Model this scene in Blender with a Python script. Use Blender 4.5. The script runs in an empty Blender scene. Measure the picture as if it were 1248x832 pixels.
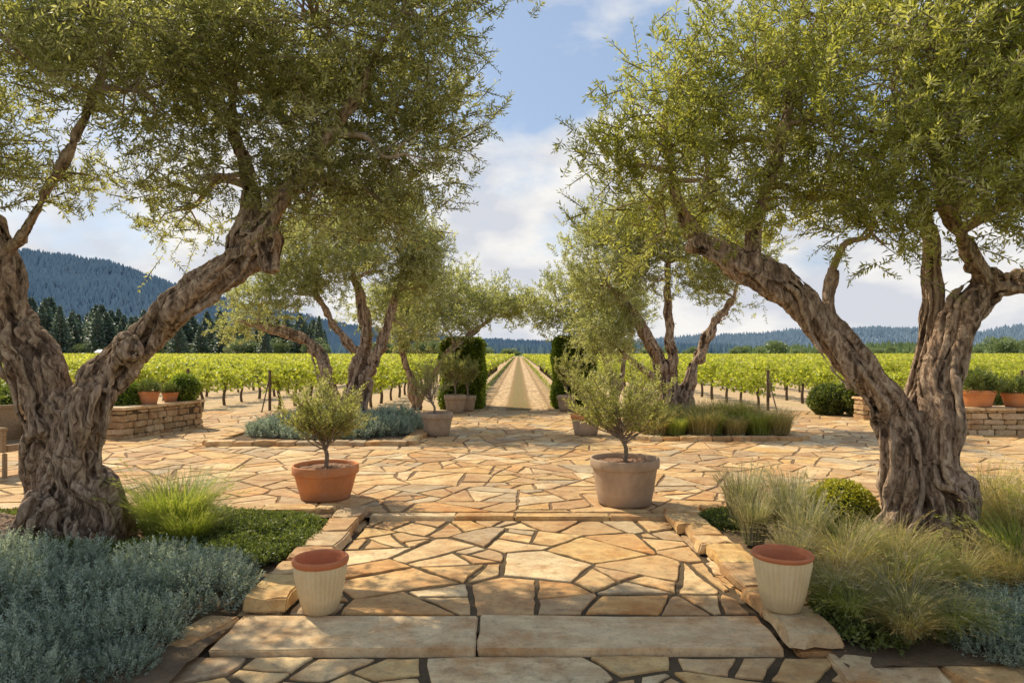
import bpy, bmesh, math, random
import numpy as np
from mathutils import Vector, noise as mnoise
random.seed(7)
rng = np.random.default_rng(11)
scene = bpy.context.scene
COL = scene.collection
EYE = 1.7

# ------------------------------------------------------------------ helpers
def norm(a):
    return a / np.maximum(np.linalg.norm(a, axis=-1, keepdims=True), 1e-9)

def quad_mesh(name, V, F, tint=None, midx=None, smooth=False):
    V = np.asarray(V, dtype=np.float32).reshape(-1, 3)
    F = np.asarray(F, dtype=np.int32)
    k = F.shape[1]
    me = bpy.data.meshes.new(name)
    me.vertices.add(len(V)); me.vertices.foreach_set("co", V.ravel())
    me.loops.add(F.size); me.loops.foreach_set("vertex_index", F.ravel())
    me.polygons.add(len(F))
    me.polygons.foreach_set("loop_start", np.arange(0, F.size, k, dtype=np.int32))
    if midx is not None:
        me.polygons.foreach_set("material_index", np.asarray(midx, dtype=np.int32))
    me.update(calc_edges=True)
    if tint is not None:
        a = me.attributes.new("tint", 'FLOAT', 'FACE')
        a.data.foreach_set("value", np.asarray(tint, dtype=np.float32))
    if smooth:
        me.polygons.foreach_set("use_smooth", np.ones(len(F), dtype=bool))
    return me

def py_mesh(name, V, F, midx=None, smooth=False):
    me = bpy.data.meshes.new(name)
    me.from_pydata([tuple(map(float, v)) for v in V], [], [tuple(map(int, f)) for f in F])
    if midx is not None:
        me.polygons.foreach_set("material_index", np.asarray(midx, dtype=np.int32))
    if smooth:
        me.polygons.foreach_set("use_smooth", np.ones(len(me.polygons), dtype=bool))
    me.update()
    return me

def add_obj(name, me, mats=(), parent=None, loc=(0, 0, 0)):
    ob = bpy.data.objects.new(name, me)
    if me is not None:
        for m in mats:
            if len(me.materials) < len(mats):
                me.materials.append(m)
    ob.location = loc
    COL.objects.link(ob)
    if parent: ob.parent = parent
    return ob

def thing(name, label, cat, loc=(0, 0, 0), group=None, me=None, mats=()):
    ob = add_obj(name, me, mats, None, loc)
    ob["label"] = label; ob["category"] = cat
    if group: ob["group"] = group
    return ob

def structure(name, me, mats, label, cat):
    ob = add_obj(name, me, mats)
    ob["kind"] = "structure"; ob["label"] = label; ob["category"] = cat
    return ob

def copy_thing(ob, loc, rot=0.0, sc=1.0, label=None):
    n = ob.copy(); COL.objects.link(n)
    n.location = loc; n.rotation_euler = (0, 0, rot); n.scale = (sc, sc, sc)
    if label: n["label"] = label
    for c in ob.children:
        d = c.copy(); COL.objects.link(d); d.parent = n
    return n

# ------------------------------------------------------------------ materials
class NT:
    def __init__(s, name):
        s.m = bpy.data.materials.new(name); s.m.use_nodes = True
        s.t = s.m.node_tree; s.t.nodes.clear()
        s.out = s.t.nodes.new("ShaderNodeOutputMaterial")
    def n(s, typ, **kw):
        x = s.t.nodes.new(typ)
        for k, v in kw.items(): setattr(x, k, v)
        return x
    def l(s, a, b): s.t.links.new(a, b)
    def noise(s, vec, scale, detail=4, rough=0.6):
        x = s.n("ShaderNodeTexNoise"); x.inputs["Scale"].default_value = scale
        x.inputs["Detail"].default_value = detail; x.inputs["Roughness"].default_value = rough
        if vec is not None: s.l(vec, x.inputs["Vector"])
        return x.outputs[0]
    def ramp(s, fac, stops, interp='LINEAR'):
        x = s.n("ShaderNodeValToRGB"); x.color_ramp.interpolation = interp
        e = x.color_ramp.elements
        while len(e) < len(stops): e.new(0.5)
        for i, (p, c) in enumerate(stops):
            e[i].position = p; e[i].color = (c[0], c[1], c[2], 1) if hasattr(c, '__len__') else (c, c, c, 1)
        s.l(fac, x.inputs[0]); return x.outputs[0]
    def mix(s, fac, a, b, blend='MIX'):
        x = s.n("ShaderNodeMix", data_type='RGBA', blend_type=blend)
        for sock, v in ((x.inputs[0], fac), (x.inputs[6], a), (x.inputs[7], b)):
            if isinstance(v, (int, float)): sock.default_value = v
            elif isinstance(v, tuple): sock.default_value = (v[0], v[1], v[2], 1)
            else: s.l(v, sock)
        return x.outputs[2]
    def mapping(s, vec, scale):
        x = s.n("ShaderNodeMapping"); x.inputs["Scale"].default_value = scale
        s.l(vec, x.inputs["Vector"]); return x.outputs[0]
    def bump(s, h, strength, dist, normal=None):
        x = s.n("ShaderNodeBump"); x.inputs["Strength"].default_value = strength
        x.inputs["Distance"].default_value = dist; s.l(h, x.inputs["Height"])
        if normal is not None: s.l(normal, x.inputs["Normal"])
        return x.outputs[0]
    def finish(s, color, rough=0.8, normal=None, spec=0.3):
        b = s.n("ShaderNodeBsdfPrincipled")
        if isinstance(color, tuple): b.inputs["Base Color"].default_value = (*color, 1)
        else: s.l(color, b.inputs["Base Color"])
        if isinstance(rough, (int, float)): b.inputs["Roughness"].default_value = rough
        else: s.l(rough, b.inputs["Roughness"])
        b.inputs["Specular IOR Level"].default_value = spec
        if normal is not None: s.l(normal, b.inputs["Normal"])
        s.l(b.outputs[0], s.out.inputs[0]); return s.m

def leaf_mat(name, stops, trans=0.35, rough=0.5, tcol=1.7, tb=.5):
    m = NT(name)
    at = m.n("ShaderNodeAttribute", attribute_name="tint")
    geo = m.n("ShaderNodeNewGeometry")
    mx = m.n("ShaderNodeMath", operation='MULTIPLY_ADD')
    m.l(geo.outputs["Random Per Island"], mx.inputs[0]); mx.inputs[1].default_value = 0.5
    m2 = m.n("ShaderNodeMath", operation='MULTIPLY'); m.l(at.outputs["Fac"], m2.inputs[0]); m2.inputs[1].default_value = 0.5
    m.l(m2.outputs[0], mx.inputs[2])
    c = m.ramp(mx.outputs[0], stops)
    b = m.n("ShaderNodeBsdfPrincipled"); m.l(c, b.inputs["Base Color"])
    b.inputs["Roughness"].default_value = rough; b.inputs["Specular IOR Level"].default_value = 0.5
    t = m.n("ShaderNodeBsdfTranslucent")
    c2 = m.mix(1.0, c, (tcol, tcol * 1.0, tcol * tb), 'MULTIPLY'); m.l(c2, t.inputs[0])
    ms = m.n("ShaderNodeMixShader"); ms.inputs[0].default_value = trans
    m.l(b.outputs[0], ms.inputs[1]); m.l(t.outputs[0], ms.inputs[2]); m.l(ms.outputs[0], m.out.inputs[0])
    return m.m

M_LEAF_L = leaf_mat("olive_leaf_shaded", [(0, (.13, .14, .05)), (.4, (.28, .285, .11)), (.7, (.44, .43, .21)), (1, (.6, .59, .42))], trans=.5, tcol=1.6)  # darker copy: shade side of the left crown put into the leaf colour
M_LEAF_R = leaf_mat("olive_leaf_sunlit", [(0, (.16, .17, .035)), (.4, (.33, .345, .085)), (.7, (.5, .49, .17)), (1, (.62, .6, .36))], trans=.52, tcol=1.5)  # lighter copy: sun on the right crown put into the leaf colour
M_LEAF_M = leaf_mat("olive_leaf_mid", [(0, (.18, .195, .08)), (.4, (.36, .375, .165)), (.7, (.5, .5, .27)), (1, (.62, .61, .43))], trans=.5, tcol=1.5)
M_SAP = leaf_mat("olive_sapling_leaf", [(0, (.17, .18, .06)), (.5, (.36, .36, .14)), (1, (.56, .54, .32))], trans=.48, tcol=1.5)
M_VINE = leaf_mat("vine_leaf", [(0, (.12, .16, .02)), (.5, (.34, .38, .05)), (1, (.6, .58, .13))], trans=.45)
M_HEDGE = leaf_mat("hedge_leaf", [(0, (.07, .11, .015)), (.5, (.2, .27, .035)), (1, (.4, .45, .07))], trans=.4)
M_BOX = leaf_mat("boxwood_leaf", [(0, (.2, .2, .02)), (.5, (.42, .4, .045)), (1, (.6, .54, .1))])
M_COVER = leaf_mat("groundcover_leaf", [(0, (.05, .07, .02)), (.5, (.14, .175, .04)), (1, (.3, .33, .1))])
M_BLUE = leaf_mat("blue_grey_leaf", [(0, (.15, .19, .135)), (.5, (.35, .42, .32)), (1, (.62, .68, .54))], trans=.32, tcol=1.25, tb=.8)
M_GRASS = leaf_mat("grass_green", [(0, (.11, .15, .025)), (.5, (.28, .33, .06)), (1, (.58, .54, .2))], trans=.42)
M_GRASS2 = leaf_mat("grass_straw", [(0, (.14, .12, .05)), (.5, (.36, .3, .12)), (1, (.7, .55, .32))], trans=.42)
M_GRASS3 = leaf_mat("grass_grey", [(0, (.1, .115, .06)), (.5, (.28, .275, .16)), (1, (.56, .47, .38))], trans=.4)
M_CONI = leaf_mat("conifer_needles", [(0, (.07, .115, .09)), (.5, (.125, .18, .14)), (1, (.21, .26, .19))], trans=.15)  # needle green cooled toward blue to paint in distance haze
M_FARTREE = leaf_mat("far_tree_leaf", [(0, (.13, .175, .1)), (.5, (.22, .28, .14)), (1, (.34, .38, .19))], trans=.2)
M_FOREST = leaf_mat("hazy_forest_leaf", [(0, (.23, .33, .42)), (.5, (.27, .375, .46)), (1, (.33, .43, .5))], trans=.0, rough=1)  # blue air haze mixed straight into the leaf colour
M_FORESTR = leaf_mat("haze_tinted_forest_leaf", [(0, (.38, .47, .54)), (.5, (.42, .51, .57)), (1, (.46, .55, .58))], trans=.0, rough=1)  # far haze painted in as a paler, bluer leaf colour
M_FLOWER = leaf_mat("yellow_flowers", [(0, (.08, .12, .02)), (.4, (.3, .3, .03)), (1, (.75, .55, .04))])

def bark_mat(name, dark, mid, light):
    m = NT(name)
    tc = m.n("ShaderNodeTexCoord"); o = tc.outputs["Object"]
    warp = m.noise(o, 2.0, 3)
    sub = m.n("ShaderNodeVectorMath", operation='SCALE'); m.l(warp, sub.inputs[0]); sub.inputs["Scale"].default_value = .45
    add = m.n("ShaderNodeVectorMath", operation='ADD'); m.l(o, add.inputs[0]); m.l(sub.outputs[0], add.inputs[1])
    n0 = m.noise(m.mapping(add.outputs[0], (11, 11, 2.2)), 1., 3, .55)
    n1 = m.noise(m.mapping(add.outputs[0], (28, 28, 5)), 1.0, 6, .7); n2 = m.noise(o, 3.5, 4); n3 = m.noise(m.mapping(add.outputs[0], (80, 80, 20)), 1., 4, .7)
    c = m.ramp(n1, [(.36, dark), (.5, mid), (.64, light)])
    c = m.mix(m.ramp(n0, [(.36, .85), (.46, 0)]), c, tuple(x * .6 for x in dark))
    c = m.mix(m.ramp(n2, [(.45, 0), (.75, .4)]), c, tuple(x * .6 for x in mid))
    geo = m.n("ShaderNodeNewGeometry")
    c = m.mix(m.ramp(geo.outputs["Pointiness"], [(.41, .9), (.49, 0)]), c, tuple(x * .35 for x in dark))  # crevice shade painted in: hollows darkened by pointiness
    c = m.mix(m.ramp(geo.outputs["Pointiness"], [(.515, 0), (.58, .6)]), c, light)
    nb = m.bump(n0, 1., .06); nb = m.bump(n1, 1., .03, nb); nb = m.bump(n3, .6, .01, nb)
    return m.finish(c, .9, nb, .15)
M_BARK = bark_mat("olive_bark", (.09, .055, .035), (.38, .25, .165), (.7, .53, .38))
M_TWIG = bark_mat("olive_twig_bark", (.1, .075, .05), (.26, .2, .14), (.38, .3, .22))
M_VBARK = bark_mat("vine_bark", (.04, .028, .02), (.1, .07, .05), (.18, .13, .095))

def stone_mat(name, stops, bumpd=.008, dirt=.6, age=.4):
    m = NT(name)
    tc = m.n("ShaderNodeTexCoord"); o = tc.outputs["Object"]
    geo = m.n("ShaderNodeNewGeometry")
    base = m.ramp(geo.outputs["Random Per Island"], stops, 'LINEAR')
    off = m.n("ShaderNodeVectorMath", operation='ADD'); m.l(o, off.inputs[0])
    sc = m.n("ShaderNodeMath", operation='MULTIPLY'); m.l(geo.outputs["Random Per Island"], sc.inputs[0]); sc.inputs[1].default_value = 30
    m.l(sc.outputs[0], off.inputs[1]); ov = off.outputs[0]
    n1 = m.noise(ov, 2.8, 6, .68); n2 = m.noise(ov, 14, 6, .7); n3 = m.noise(m.mapping(ov, (5, 9, 6)), 1, 4); n4 = m.noise(o, .8, 5, .65); n5 = m.noise(ov, 45, 4, .7)
    c = m.mix(m.ramp(n1, [(.38, 0), (.62, .9)]), base, m.mix(1., base, (.72, .5, .33), 'MULTIPLY'))
    c = m.mix(m.ramp(n3, [(.45, 0), (.7, .8)]), c, m.mix(1., base, (1.25, 1.22, 1.15), 'MULTIPLY'))
    c = m.mix(m.ramp(n4, [(.4, 0), (.7, age)]), c, (.32, .24, .155))
    c = m.mix(m.ramp(n2, [(.28, dirt), (.48, 0)]), c, (.16, .11, .065))
    c = m.mix(m.ramp(n5, [(.3, .5), (.45, 0)]), c, (.24, .17, .1))
    nb = m.bump(n1, .6, .025); nb = m.bump(n2, .8, bumpd, nb)
    return m.finish(c, m.ramp(n2, [(0, .6), (1, .95)]), nb, .3)
M_FLAG = stone_mat("flagstone", [(0, (.66, .46, .2)), (.14, (.78, .57, .29)), (.28, (.68, .39, .14)), (.42, (.48, .38, .24)), (.56, (.82, .64, .37)), (.7, (.64, .43, .2)), (.84, (.52, .33, .16)), (1, (.76, .52, .2))])
M_SLAB = stone_mat("step_slab", [(0, (.72, .54, .31)), (1, (.8, .63, .39))], .006, .4, .2)
M_WALLST = stone_mat("wall_stone", [(0, (.4, .3, .16)), (.3, (.66, .5, .29)), (.6, (.48, .32, .17)), (1, (.74, .59, .38))], .015)

def ground_mat(name, stops, scale, b=.02, spec=.1):
    m = NT(name)
    tc = m.n("ShaderNodeTexCoord"); o = tc.outputs["Object"]
    n1 = m.noise(o, scale, 6, .65); n2 = m.noise(o, scale * 12, 5, .7)
    c = m.ramp(n1, stops)
    c = m.mix(m.ramp(n2, [(.3, .5), (.6, 0)]), c, m.mix(1., c, (.55, .5, .45), 'MULTIPLY'))
    return m.finish(c, .95, m.bump(n2, .6, b), spec)
M_JOINT = ground_mat("joint_soil", [(.3, (.2, .13, .075)), (.6, (.3, .2, .12)), (.8, (.2, .17, .08))], 2.5)
M_JOINTD = ground_mat("dark_joint_soil", [(.3, (.08, .06, .038)), (.6, (.15, .11, .065)), (.8, (.12, .12, .05))], 3)
M_MULCH = ground_mat("mulch", [(.3, (.12, .08, .05)), (.6, (.21, .15, .09)), (.8, (.16, .15, .06))], 4, .03)
M_SOIL = ground_mat("vineyard_soil_mat", [(.3, (.5, .35, .2)), (.5, (.64, .46, .28)), (.62, (.54, .41, .23)), (.75, (.4, .36, .15))], .6, .03)
M_FIELD = ground_mat("field", [(.3, (.24, .31, .09)), (.5, (.33, .38, .13)), (.7, (.5, .48, .22))], .012, .05)
M_GRAVEL = ground_mat("gravel", [(.2, (.26, .13, .08)), (.5, (.4, .24, .15)), (.8, (.5, .38, .28))], 30, .02)

def road_mat():
    m = NT("dirt_road_mat")
    tc = m.n("ShaderNodeTexCoord"); o = tc.outputs["Object"]
    sx = m.n("ShaderNodeSeparateXYZ"); m.l(o, sx.inputs[0])
    ab = m.n("ShaderNodeMath", operation='ABSOLUTE'); m.l(sx.outputs[0], ab.inputs[0])
    n1 = m.noise(m.mapping(o, (2.5, .3, 1)), 1, 6, .7); n2 = m.noise(m.mapping(o, (7, 1.2, 9)), 1, 5, .75)
    w = m.n("ShaderNodeMath", operation='MULTIPLY_ADD'); m.l(n1, w.inputs[0]); w.inputs[1].default_value = .22; m.l(ab.outputs[0], w.inputs[2])
    w2 = m.n("ShaderNodeMath", operation='MULTIPLY'); m.l(w.outputs[0], w2.inputs[0]); w2.inputs[1].default_value = .6
    c = m.ramp(w2.outputs[0], [(.17, (.24, .19, .075)), (.27, (.33, .22, .1)), (.34, (.66, .46, .26)), (.58, (.7, .49, .28)), (.66, (.34, .22, .11)), (.74, (.55, .37, .2)), (.84, (.5, .34, .18)), (.95, (.3, .24, .1))])
    c = m.mix(m.ramp(n2, [(.4, .75), (.55, 0)]), c, (.3, .19, .095))
    return m.finish(c, .95, m.bump(n2, .8, .06), .1)
M_ROAD = road_mat()

def pot_mat(name, base, stain, amt, light=(.5, .42, .34)):
    m = NT(name)
    tc = m.n("ShaderNodeTexCoord"); o = tc.outputs["Object"]
    n1 = m.noise(m.mapping(o, (4, 4, 2)), 1, 6, .7); n2 = m.noise(o, 40, 4); n3 = m.noise(o, 9, 6, .75)
    sx = m.n("ShaderNodeSeparateXYZ"); m.l(o, sx.inputs[0])
    c = m.mix(m.ramp(n1, [(.38, 0), (.62, amt)]), base, stain)
    c = m.mix(m.ramp(n3, [(.52, 0), (.75, .4)]), c, light)
    c = m.mix(m.ramp(n2, [(.55, 0), (.8, .3)]), c, light)
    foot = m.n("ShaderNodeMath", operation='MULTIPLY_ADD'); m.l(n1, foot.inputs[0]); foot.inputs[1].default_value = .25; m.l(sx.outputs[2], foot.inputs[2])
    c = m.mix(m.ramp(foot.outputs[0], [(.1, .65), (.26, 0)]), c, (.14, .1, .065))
    return m.finish(c, .8, m.bump(n2, .3, .004), .3)
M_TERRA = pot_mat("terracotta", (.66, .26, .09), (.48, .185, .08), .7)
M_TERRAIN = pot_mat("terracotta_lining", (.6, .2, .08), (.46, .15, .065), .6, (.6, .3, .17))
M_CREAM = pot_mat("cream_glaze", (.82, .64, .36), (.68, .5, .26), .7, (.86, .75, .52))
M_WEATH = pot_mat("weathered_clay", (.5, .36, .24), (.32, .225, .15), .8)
def simple_mat(name, sc, stops, rough=.8, scale=1.):
    m = NT(name); o = m.n("ShaderNodeTexCoord")
    return m.finish(m.ramp(m.noise(m.mapping(o.outputs["Object"], sc), scale, 5), stops), rough, None, .15)
M_WOOD = simple_mat("woven_tan", (60, 60, 90), [(.3, (.2, .13, .07)), (.7, (.46, .33, .2))], .8)
M_POST = simple_mat("post_timber", (8, 8, 3), [(.3, (.07, .05, .035)), (.7, (.2, .14, .09))])
M_WHITE = simple_mat("white_paint", (.5, .5, .5), [(.3, (.6, .62, .64)), (.7, (.78, .78, .78))], .6)
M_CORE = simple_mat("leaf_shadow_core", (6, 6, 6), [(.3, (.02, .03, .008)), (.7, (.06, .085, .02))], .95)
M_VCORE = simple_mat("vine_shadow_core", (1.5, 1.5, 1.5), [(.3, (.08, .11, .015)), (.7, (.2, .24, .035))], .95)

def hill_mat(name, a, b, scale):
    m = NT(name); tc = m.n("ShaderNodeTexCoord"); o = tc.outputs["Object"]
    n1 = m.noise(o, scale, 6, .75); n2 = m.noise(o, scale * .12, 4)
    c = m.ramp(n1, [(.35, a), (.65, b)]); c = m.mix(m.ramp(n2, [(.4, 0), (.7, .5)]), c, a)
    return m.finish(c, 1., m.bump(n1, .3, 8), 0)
M_HILL = hill_mat("hazy_forested_hill", (.1, .145, .185), (.12, .17, .21), .05)  # aerial haze put into the slope colour as blue
M_HILLF = hill_mat("hazy_hill", (.2, .26, .31), (.22, .28, .33), .02)  # stronger distance haze painted into this hill colour
M_RISE = hill_mat("wooded_rise", (.19, .25, .16), (.3, .35, .2), .06)

# ------------------------------------------------------------------ leaf builders
def leaves(P, D, L, W, curl=.12):
    N = len(P); L = np.broadcast_to(np.asarray(L, float), (N,))[:, None]; W = np.broadcast_to(np.asarray(W, float), (N,))[:, None]
    D = norm(D); R = rng.normal(size=(N, 3)); S = norm(np.cross(D, R)); Nn = np.cross(S, D)
    v = np.empty((N, 4, 3))
    v[:, 0] = P; v[:, 1] = P + D * L * .48 + S * W * .5 + Nn * W * .2
    v[:, 2] = P + D * L - Nn * L * curl; v[:, 3] = P + D * L * .48 - S * W * .5 + Nn * W * .2
    return v

def perp(D):
    ref = np.where(np.abs(D[:, 2:3]) > .9, np.array([[1., 0, 0]]), np.array([[0, 0, 1.]]))
    U = norm(np.cross(D, ref)); return U, np.cross(D, U)

def sprigs(B, D, Ls, nodes, lL, lW, droop=.15, spread=.6, stem_w=.004, tint=None):
    S = len(B); D = norm(D); U, Vv = perp(D)
    t = (np.arange(nodes) + .6) / nodes
    Ls = np.broadcast_to(np.asarray(Ls, float), (S,))
    g = np.array([0, 0, -1.]) * droop
    pos = B[:, None] + (D[:, None] * t[None, :, None] + g * (t ** 2)[None, :, None]) * Ls[:, None, None]
    dd = norm(D[:, None] + 2 * g * t[None, :, None])
    a0 = rng.uniform(0, 6.28, S)
    out = []; tt = []
    if tint is None: tint = rng.uniform(0, 1, S)
    for side in (0, np.pi):
        a = a0[:, None] + np.arange(nodes)[None] * 1.6 + side + rng.normal(0, .3, (S, nodes))
        rad = U[:, None] * np.cos(a)[..., None] + Vv[:, None] * np.sin(a)[..., None]
        sp = spread * (1.1 - .5 * t)[None, :, None]
        ld = dd * (1 - sp) + rad * sp + rng.normal(0, .15, (S, nodes, 3))
        ll = lL * rng.uniform(.65, 1.2, (S, nodes)) * (1.05 - .4 * t)[None]
        out.append(leaves(pos.reshape(-1, 3), ld.reshape(-1, 3), ll.ravel(), lW * ll.ravel() / lL))
        tt.append(np.repeat(tint, nodes))
    lv = np.concatenate(out); lt = np.concatenate(tt)
    e = B + (D + g) * Ls[:, None]; mid = B + (D * .5 + g * .25) * Ls[:, None]
    st = []
    for w in (U, Vv):
        q = np.empty((S, 4, 3)); q[:, 0] = B - w * stem_w; q[:, 1] = mid - w * stem_w * .6; q[:, 2] = e; q[:, 3] = B + w * stem_w
        st.append(q)
    return lv, lt, np.concatenate(st)

def foliage_mesh(name, lv, lt, st=None):
    V = lv.reshape(-1, 3); mi = np.zeros(len(lv)); tint = lt
    if st is not None:
        V = np.concatenate([V, st.reshape(-1, 3)]); mi = np.concatenate([mi, np.ones(len(st))]); tint = np.concatenate([lt, np.full(len(st), .3)])
    F = np.arange(len(V)).reshape(-1, 4)
    return quad_mesh(name, V, F, tint, mi)

def catmull(P, n):
    P = np.asarray(P, float); Q = np.vstack([2 * P[0] - P[1], P, 2 * P[-1] - P[-2]])
    out = []; m = len(P) - 1
    for s in np.linspace(0, m - 1e-6, n):
        i = int(s); t = s - i; a, b, c, d = Q[i:i + 4]
        out.append(.5 * ((2 * b) + (-a + c) * t + (2 * a - 5 * b + 4 * c - d) * t * t + (-a + 3 * b - 3 * c + d) * t ** 3))
    return np.array(out)

def tube(P, R, ns=6, cap=True):
    P = np.asarray(P, float); n = len(P); R = np.broadcast_to(np.asarray(R, float), (n,))
    T = norm(np.gradient(P, axis=0))
    ref = np.array([.3, .9, .2]) if abs(T[0][2]) > .6 else np.array([0, .2, 1.])
    U = norm(np.cross(T, ref)); W = np.cross(T, U)
    a = np.linspace(0, 2 * np.pi, ns, endpoint=False)
    V = P[:, None] + (U[:, None] * np.cos(a)[None, :, None] + W[:, None] * np.sin(a)[None, :, None]) * R[:, None, None]
    V = V.reshape(-1, 3); F = []
    i = np.arange(n - 1)[:, None] * ns; j = np.arange(ns)[None]; j2 = (j + 1) % ns
    F = np.stack([i + j, i + j2, i + ns + j2, i + ns + j], -1).reshape(-1, 4)
    if cap:
        V = np.vstack([V, P[0] - T[0] * R[0] * .5, P[-1] + T[-1] * R[-1] * .5]); c0 = n * ns
        jj = np.arange(ns); k = (jj + 1) % ns
        F = np.vstack([F, np.stack([np.full(ns, c0), k, jj, jj], -1)[:, [0, 1, 2, 2]], np.stack([np.full(ns, c0 + 1), (n - 1) * ns + jj, (n - 1) * ns + k, (n - 1) * ns + k], -1)])
    return V, F

def join_tubes(lst):
    Vs = []; Fs = []; o = 0
    for V, F in lst:
        Vs.append(V); Fs.append(F + o); o += len(V)
    return np.vstack(Vs), np.vstack(Fs)

def clean_faces(F):
    return [tuple(dict.fromkeys(map(int, f))) for f in F]

def trunk_mesh(limbs, voxel, amp, base, fine=9):
    """bundles of twisting strands, fused with a voxel remesh, then roughened"""
    parts = []
    for pts, radii, nst, twist in limbs:
        n = max(12, int(len(pts) * 9)); C = catmull(pts, n)
        wob = np.array([[mnoise.noise(Vector(c * 2.2)), mnoise.noise(Vector(c * 2.2 + np.array([9, 0, 0]))), mnoise.noise(Vector(c * 2.2 + np.array([0, 9, 0])))] for c in C])
        R = np.interp(np.linspace(0, len(radii) - 1, n), np.arange(len(radii)), radii)
        C = C + wob * R[:, None] * .5
        R = R * (1 + .2 * np.array([mnoise.noise(Vector(c * 3.1 + 5.)) for c in C]))
        T = norm(np.gradient(C, axis=0)); U, W = perp(T); tt = np.linspace(0, 1, n)
        parts.append(tube(C, R * .55, 10))
        ecc = random.uniform(0, 3)
        def strand(a, off, rad, ns):
            el = 1 + .18 * np.cos(2 * (a - ecc))
            o = (U * np.cos(a)[:, None] + W * np.sin(a)[:, None]) * (R * off * el)[:, None]
            parts.append(tube(C + o, R * rad, ns))
        for k in range(nst):
            a = 2 * np.pi * k / nst + random.uniform(-.35, .35) + twist * tt + .5 * np.sin(tt * 8 + k * 2)
            strand(a, .64 + .18 * np.sin(tt * 9 + k * 1.7), random.uniform(.24, .42) * (1 + .3 * np.sin(tt * 12 + k * 3)), 8)
        if R.max() > .1:
            for k in range(fine):
                a = 2 * np.pi * k / fine + random.uniform(-.3, .3) + twist * 1.1 * tt + .3 * np.sin(tt * random.uniform(6, 12) + k)
                strand(a, .9 + .1 * np.sin(tt * 14 + k * 2.3), random.uniform(.1, .18) * (1 + .3 * np.sin(tt * 19 + k * 1.3)), 6)
    V, F = join_tubes(parts); V = V - np.array(base)
    me = py_mesh("tmp", V, clean_faces(F)); ob = add_obj("tmp_trunk", me)
    md = ob.modifiers.new("r", 'REMESH'); md.mode = 'VOXEL'; md.voxel_size = voxel; md.use_smooth_shade = True
    dg = bpy.context.evaluated_depsgraph_get(); dg.update()
    res = bpy.data.meshes.new_from_object(ob.evaluated_get(dg))
    bpy.data.objects.remove(ob)
    n = len(res.vertices); co = np.empty(n * 3); no = np.empty(n * 3)
    res.vertices.foreach_get("co", co); res.vertices.foreach_get("normal", no); co = co.reshape(-1, 3); no = no.reshape(-1, 3)
    d = np.array([mnoise.ridged_multi_fractal(Vector((c[0] * 7, c[1] * 7, c[2] * 1.5)), 1., 2., 4, 1., 2.) for c in co])
    d2 = np.array([mnoise.noise(Vector(c * 4.0)) for c in co])
    co = co + no * ((d - 1.) * amp + d2 * amp * 1.)[:, None]
    Fq = [tuple(p.vertices) for p in res.polygons]
    bpy.data.meshes.remove(res)
    return co, Fq

NL = []
def make_tree(label, base, limbs, lobes, mleaf, group, clump=.42, per=14, nodes=13, sl=(.28, .5), lL=.065, lW=.014,
              voxel=.02, amp=.02, tint_bias=0., spread_r=.5, name="olive_tree", fine=9, fill=.85):
    base = np.array(base, float)
    root = thing(name, label, "tree", tuple(base), group)
    TV, TF = trunk_mesh(limbs, voxel, amp, base, fine)
    limbpts = np.vstack([catmull(l[0], 40)[15:] for l in limbs]); limbrad = np.concatenate([np.interp(np.linspace(0, len(l[1]) - 1, 40), np.arange(len(l[1])), l[1])[15:] for l in limbs])
    tubes = []
    B = []; D = []; L = []; TT = []
    for lb in lobes:
        c = np.array(lb[:3]); r = np.array(lb[3:6])
        dist = np.linalg.norm(limbpts - c, axis=1) + .5 * np.maximum(0, limbpts[:, 2] - c[2]); i = np.argmin(dist)
        p0 = limbpts[i]; r0 = min(limbrad[i] * .6, .02 + .035 * np.linalg.norm(c - p0)); L0 = np.linalg.norm(c - p0)
        m1 = p0 + (c - p0) * .35 + rng.normal(0, .08, 3) * L0 + np.array([0, 0, .08]) * L0
        m2 = p0 + (c - p0) * .7 + rng.normal(0, .08, 3) * L0
        main = catmull([p0, m1, m2, c], 14)
        V, F = tube(main, np.linspace(r0, .012, 14), 6); tubes.append((V - base, F))
        vol = 4.19 * r[0] * r[1] * r[2]; nc = max(6, int(vol / clump ** 3 * fill))
        for _ in range(nc):
            d = norm(rng.normal(size=3)); cc = c + d * r * rng.uniform(.1, 1) ** .45
            s = main[rng.integers(7, 14)]
            mid = (s + cc) / 2 + rng.normal(0, .06, 3)
            V, F = tube(catmull([s, mid, cc], 6), np.linspace(.011, .004, 6), 4, False); tubes.append((V - base, F))
            k = max(3, int(per * rng.uniform(.4, 1.5)))
            outd = norm((cc - c) / r + np.array([0, 0, .35]))
            B.append(cc + rng.normal(0, clump * spread_r, (k, 3)) * np.array([1, 1, .8]))
            D.append(outd * .6 + np.array([0, 0, .35]) + rng.normal(0, .5, (k, 3)))
            L.append(sl[0] + (sl[1] - sl[0]) * rng.uniform(0, 1, k) ** 1.6); TT.append(np.clip(rng.uniform(.0, .9) + tint_bias + rng.normal(0, .12, k), 0, 1))
    B = np.vstack(B); D = np.vstack(D); L = np.concatenate(L); TT = np.concatenate(TT)
    lv, lt, st = sprigs(B - base, D, L, nodes, lL, lW, .12, .66, .0022, TT)
    add_obj("crown", foliage_mesh("crown", lv, lt, st), (mleaf, M_TWIG), root)
    V, F = join_tubes(tubes)
    off = len(TV); allF = list(TF) + [tuple(x + off for x in f) for f in clean_faces(F)]
    me = py_mesh("trunk", np.vstack([TV, V]), allF, smooth=True)
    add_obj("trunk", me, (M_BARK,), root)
    NL.append(len(lv))
    return root

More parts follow.
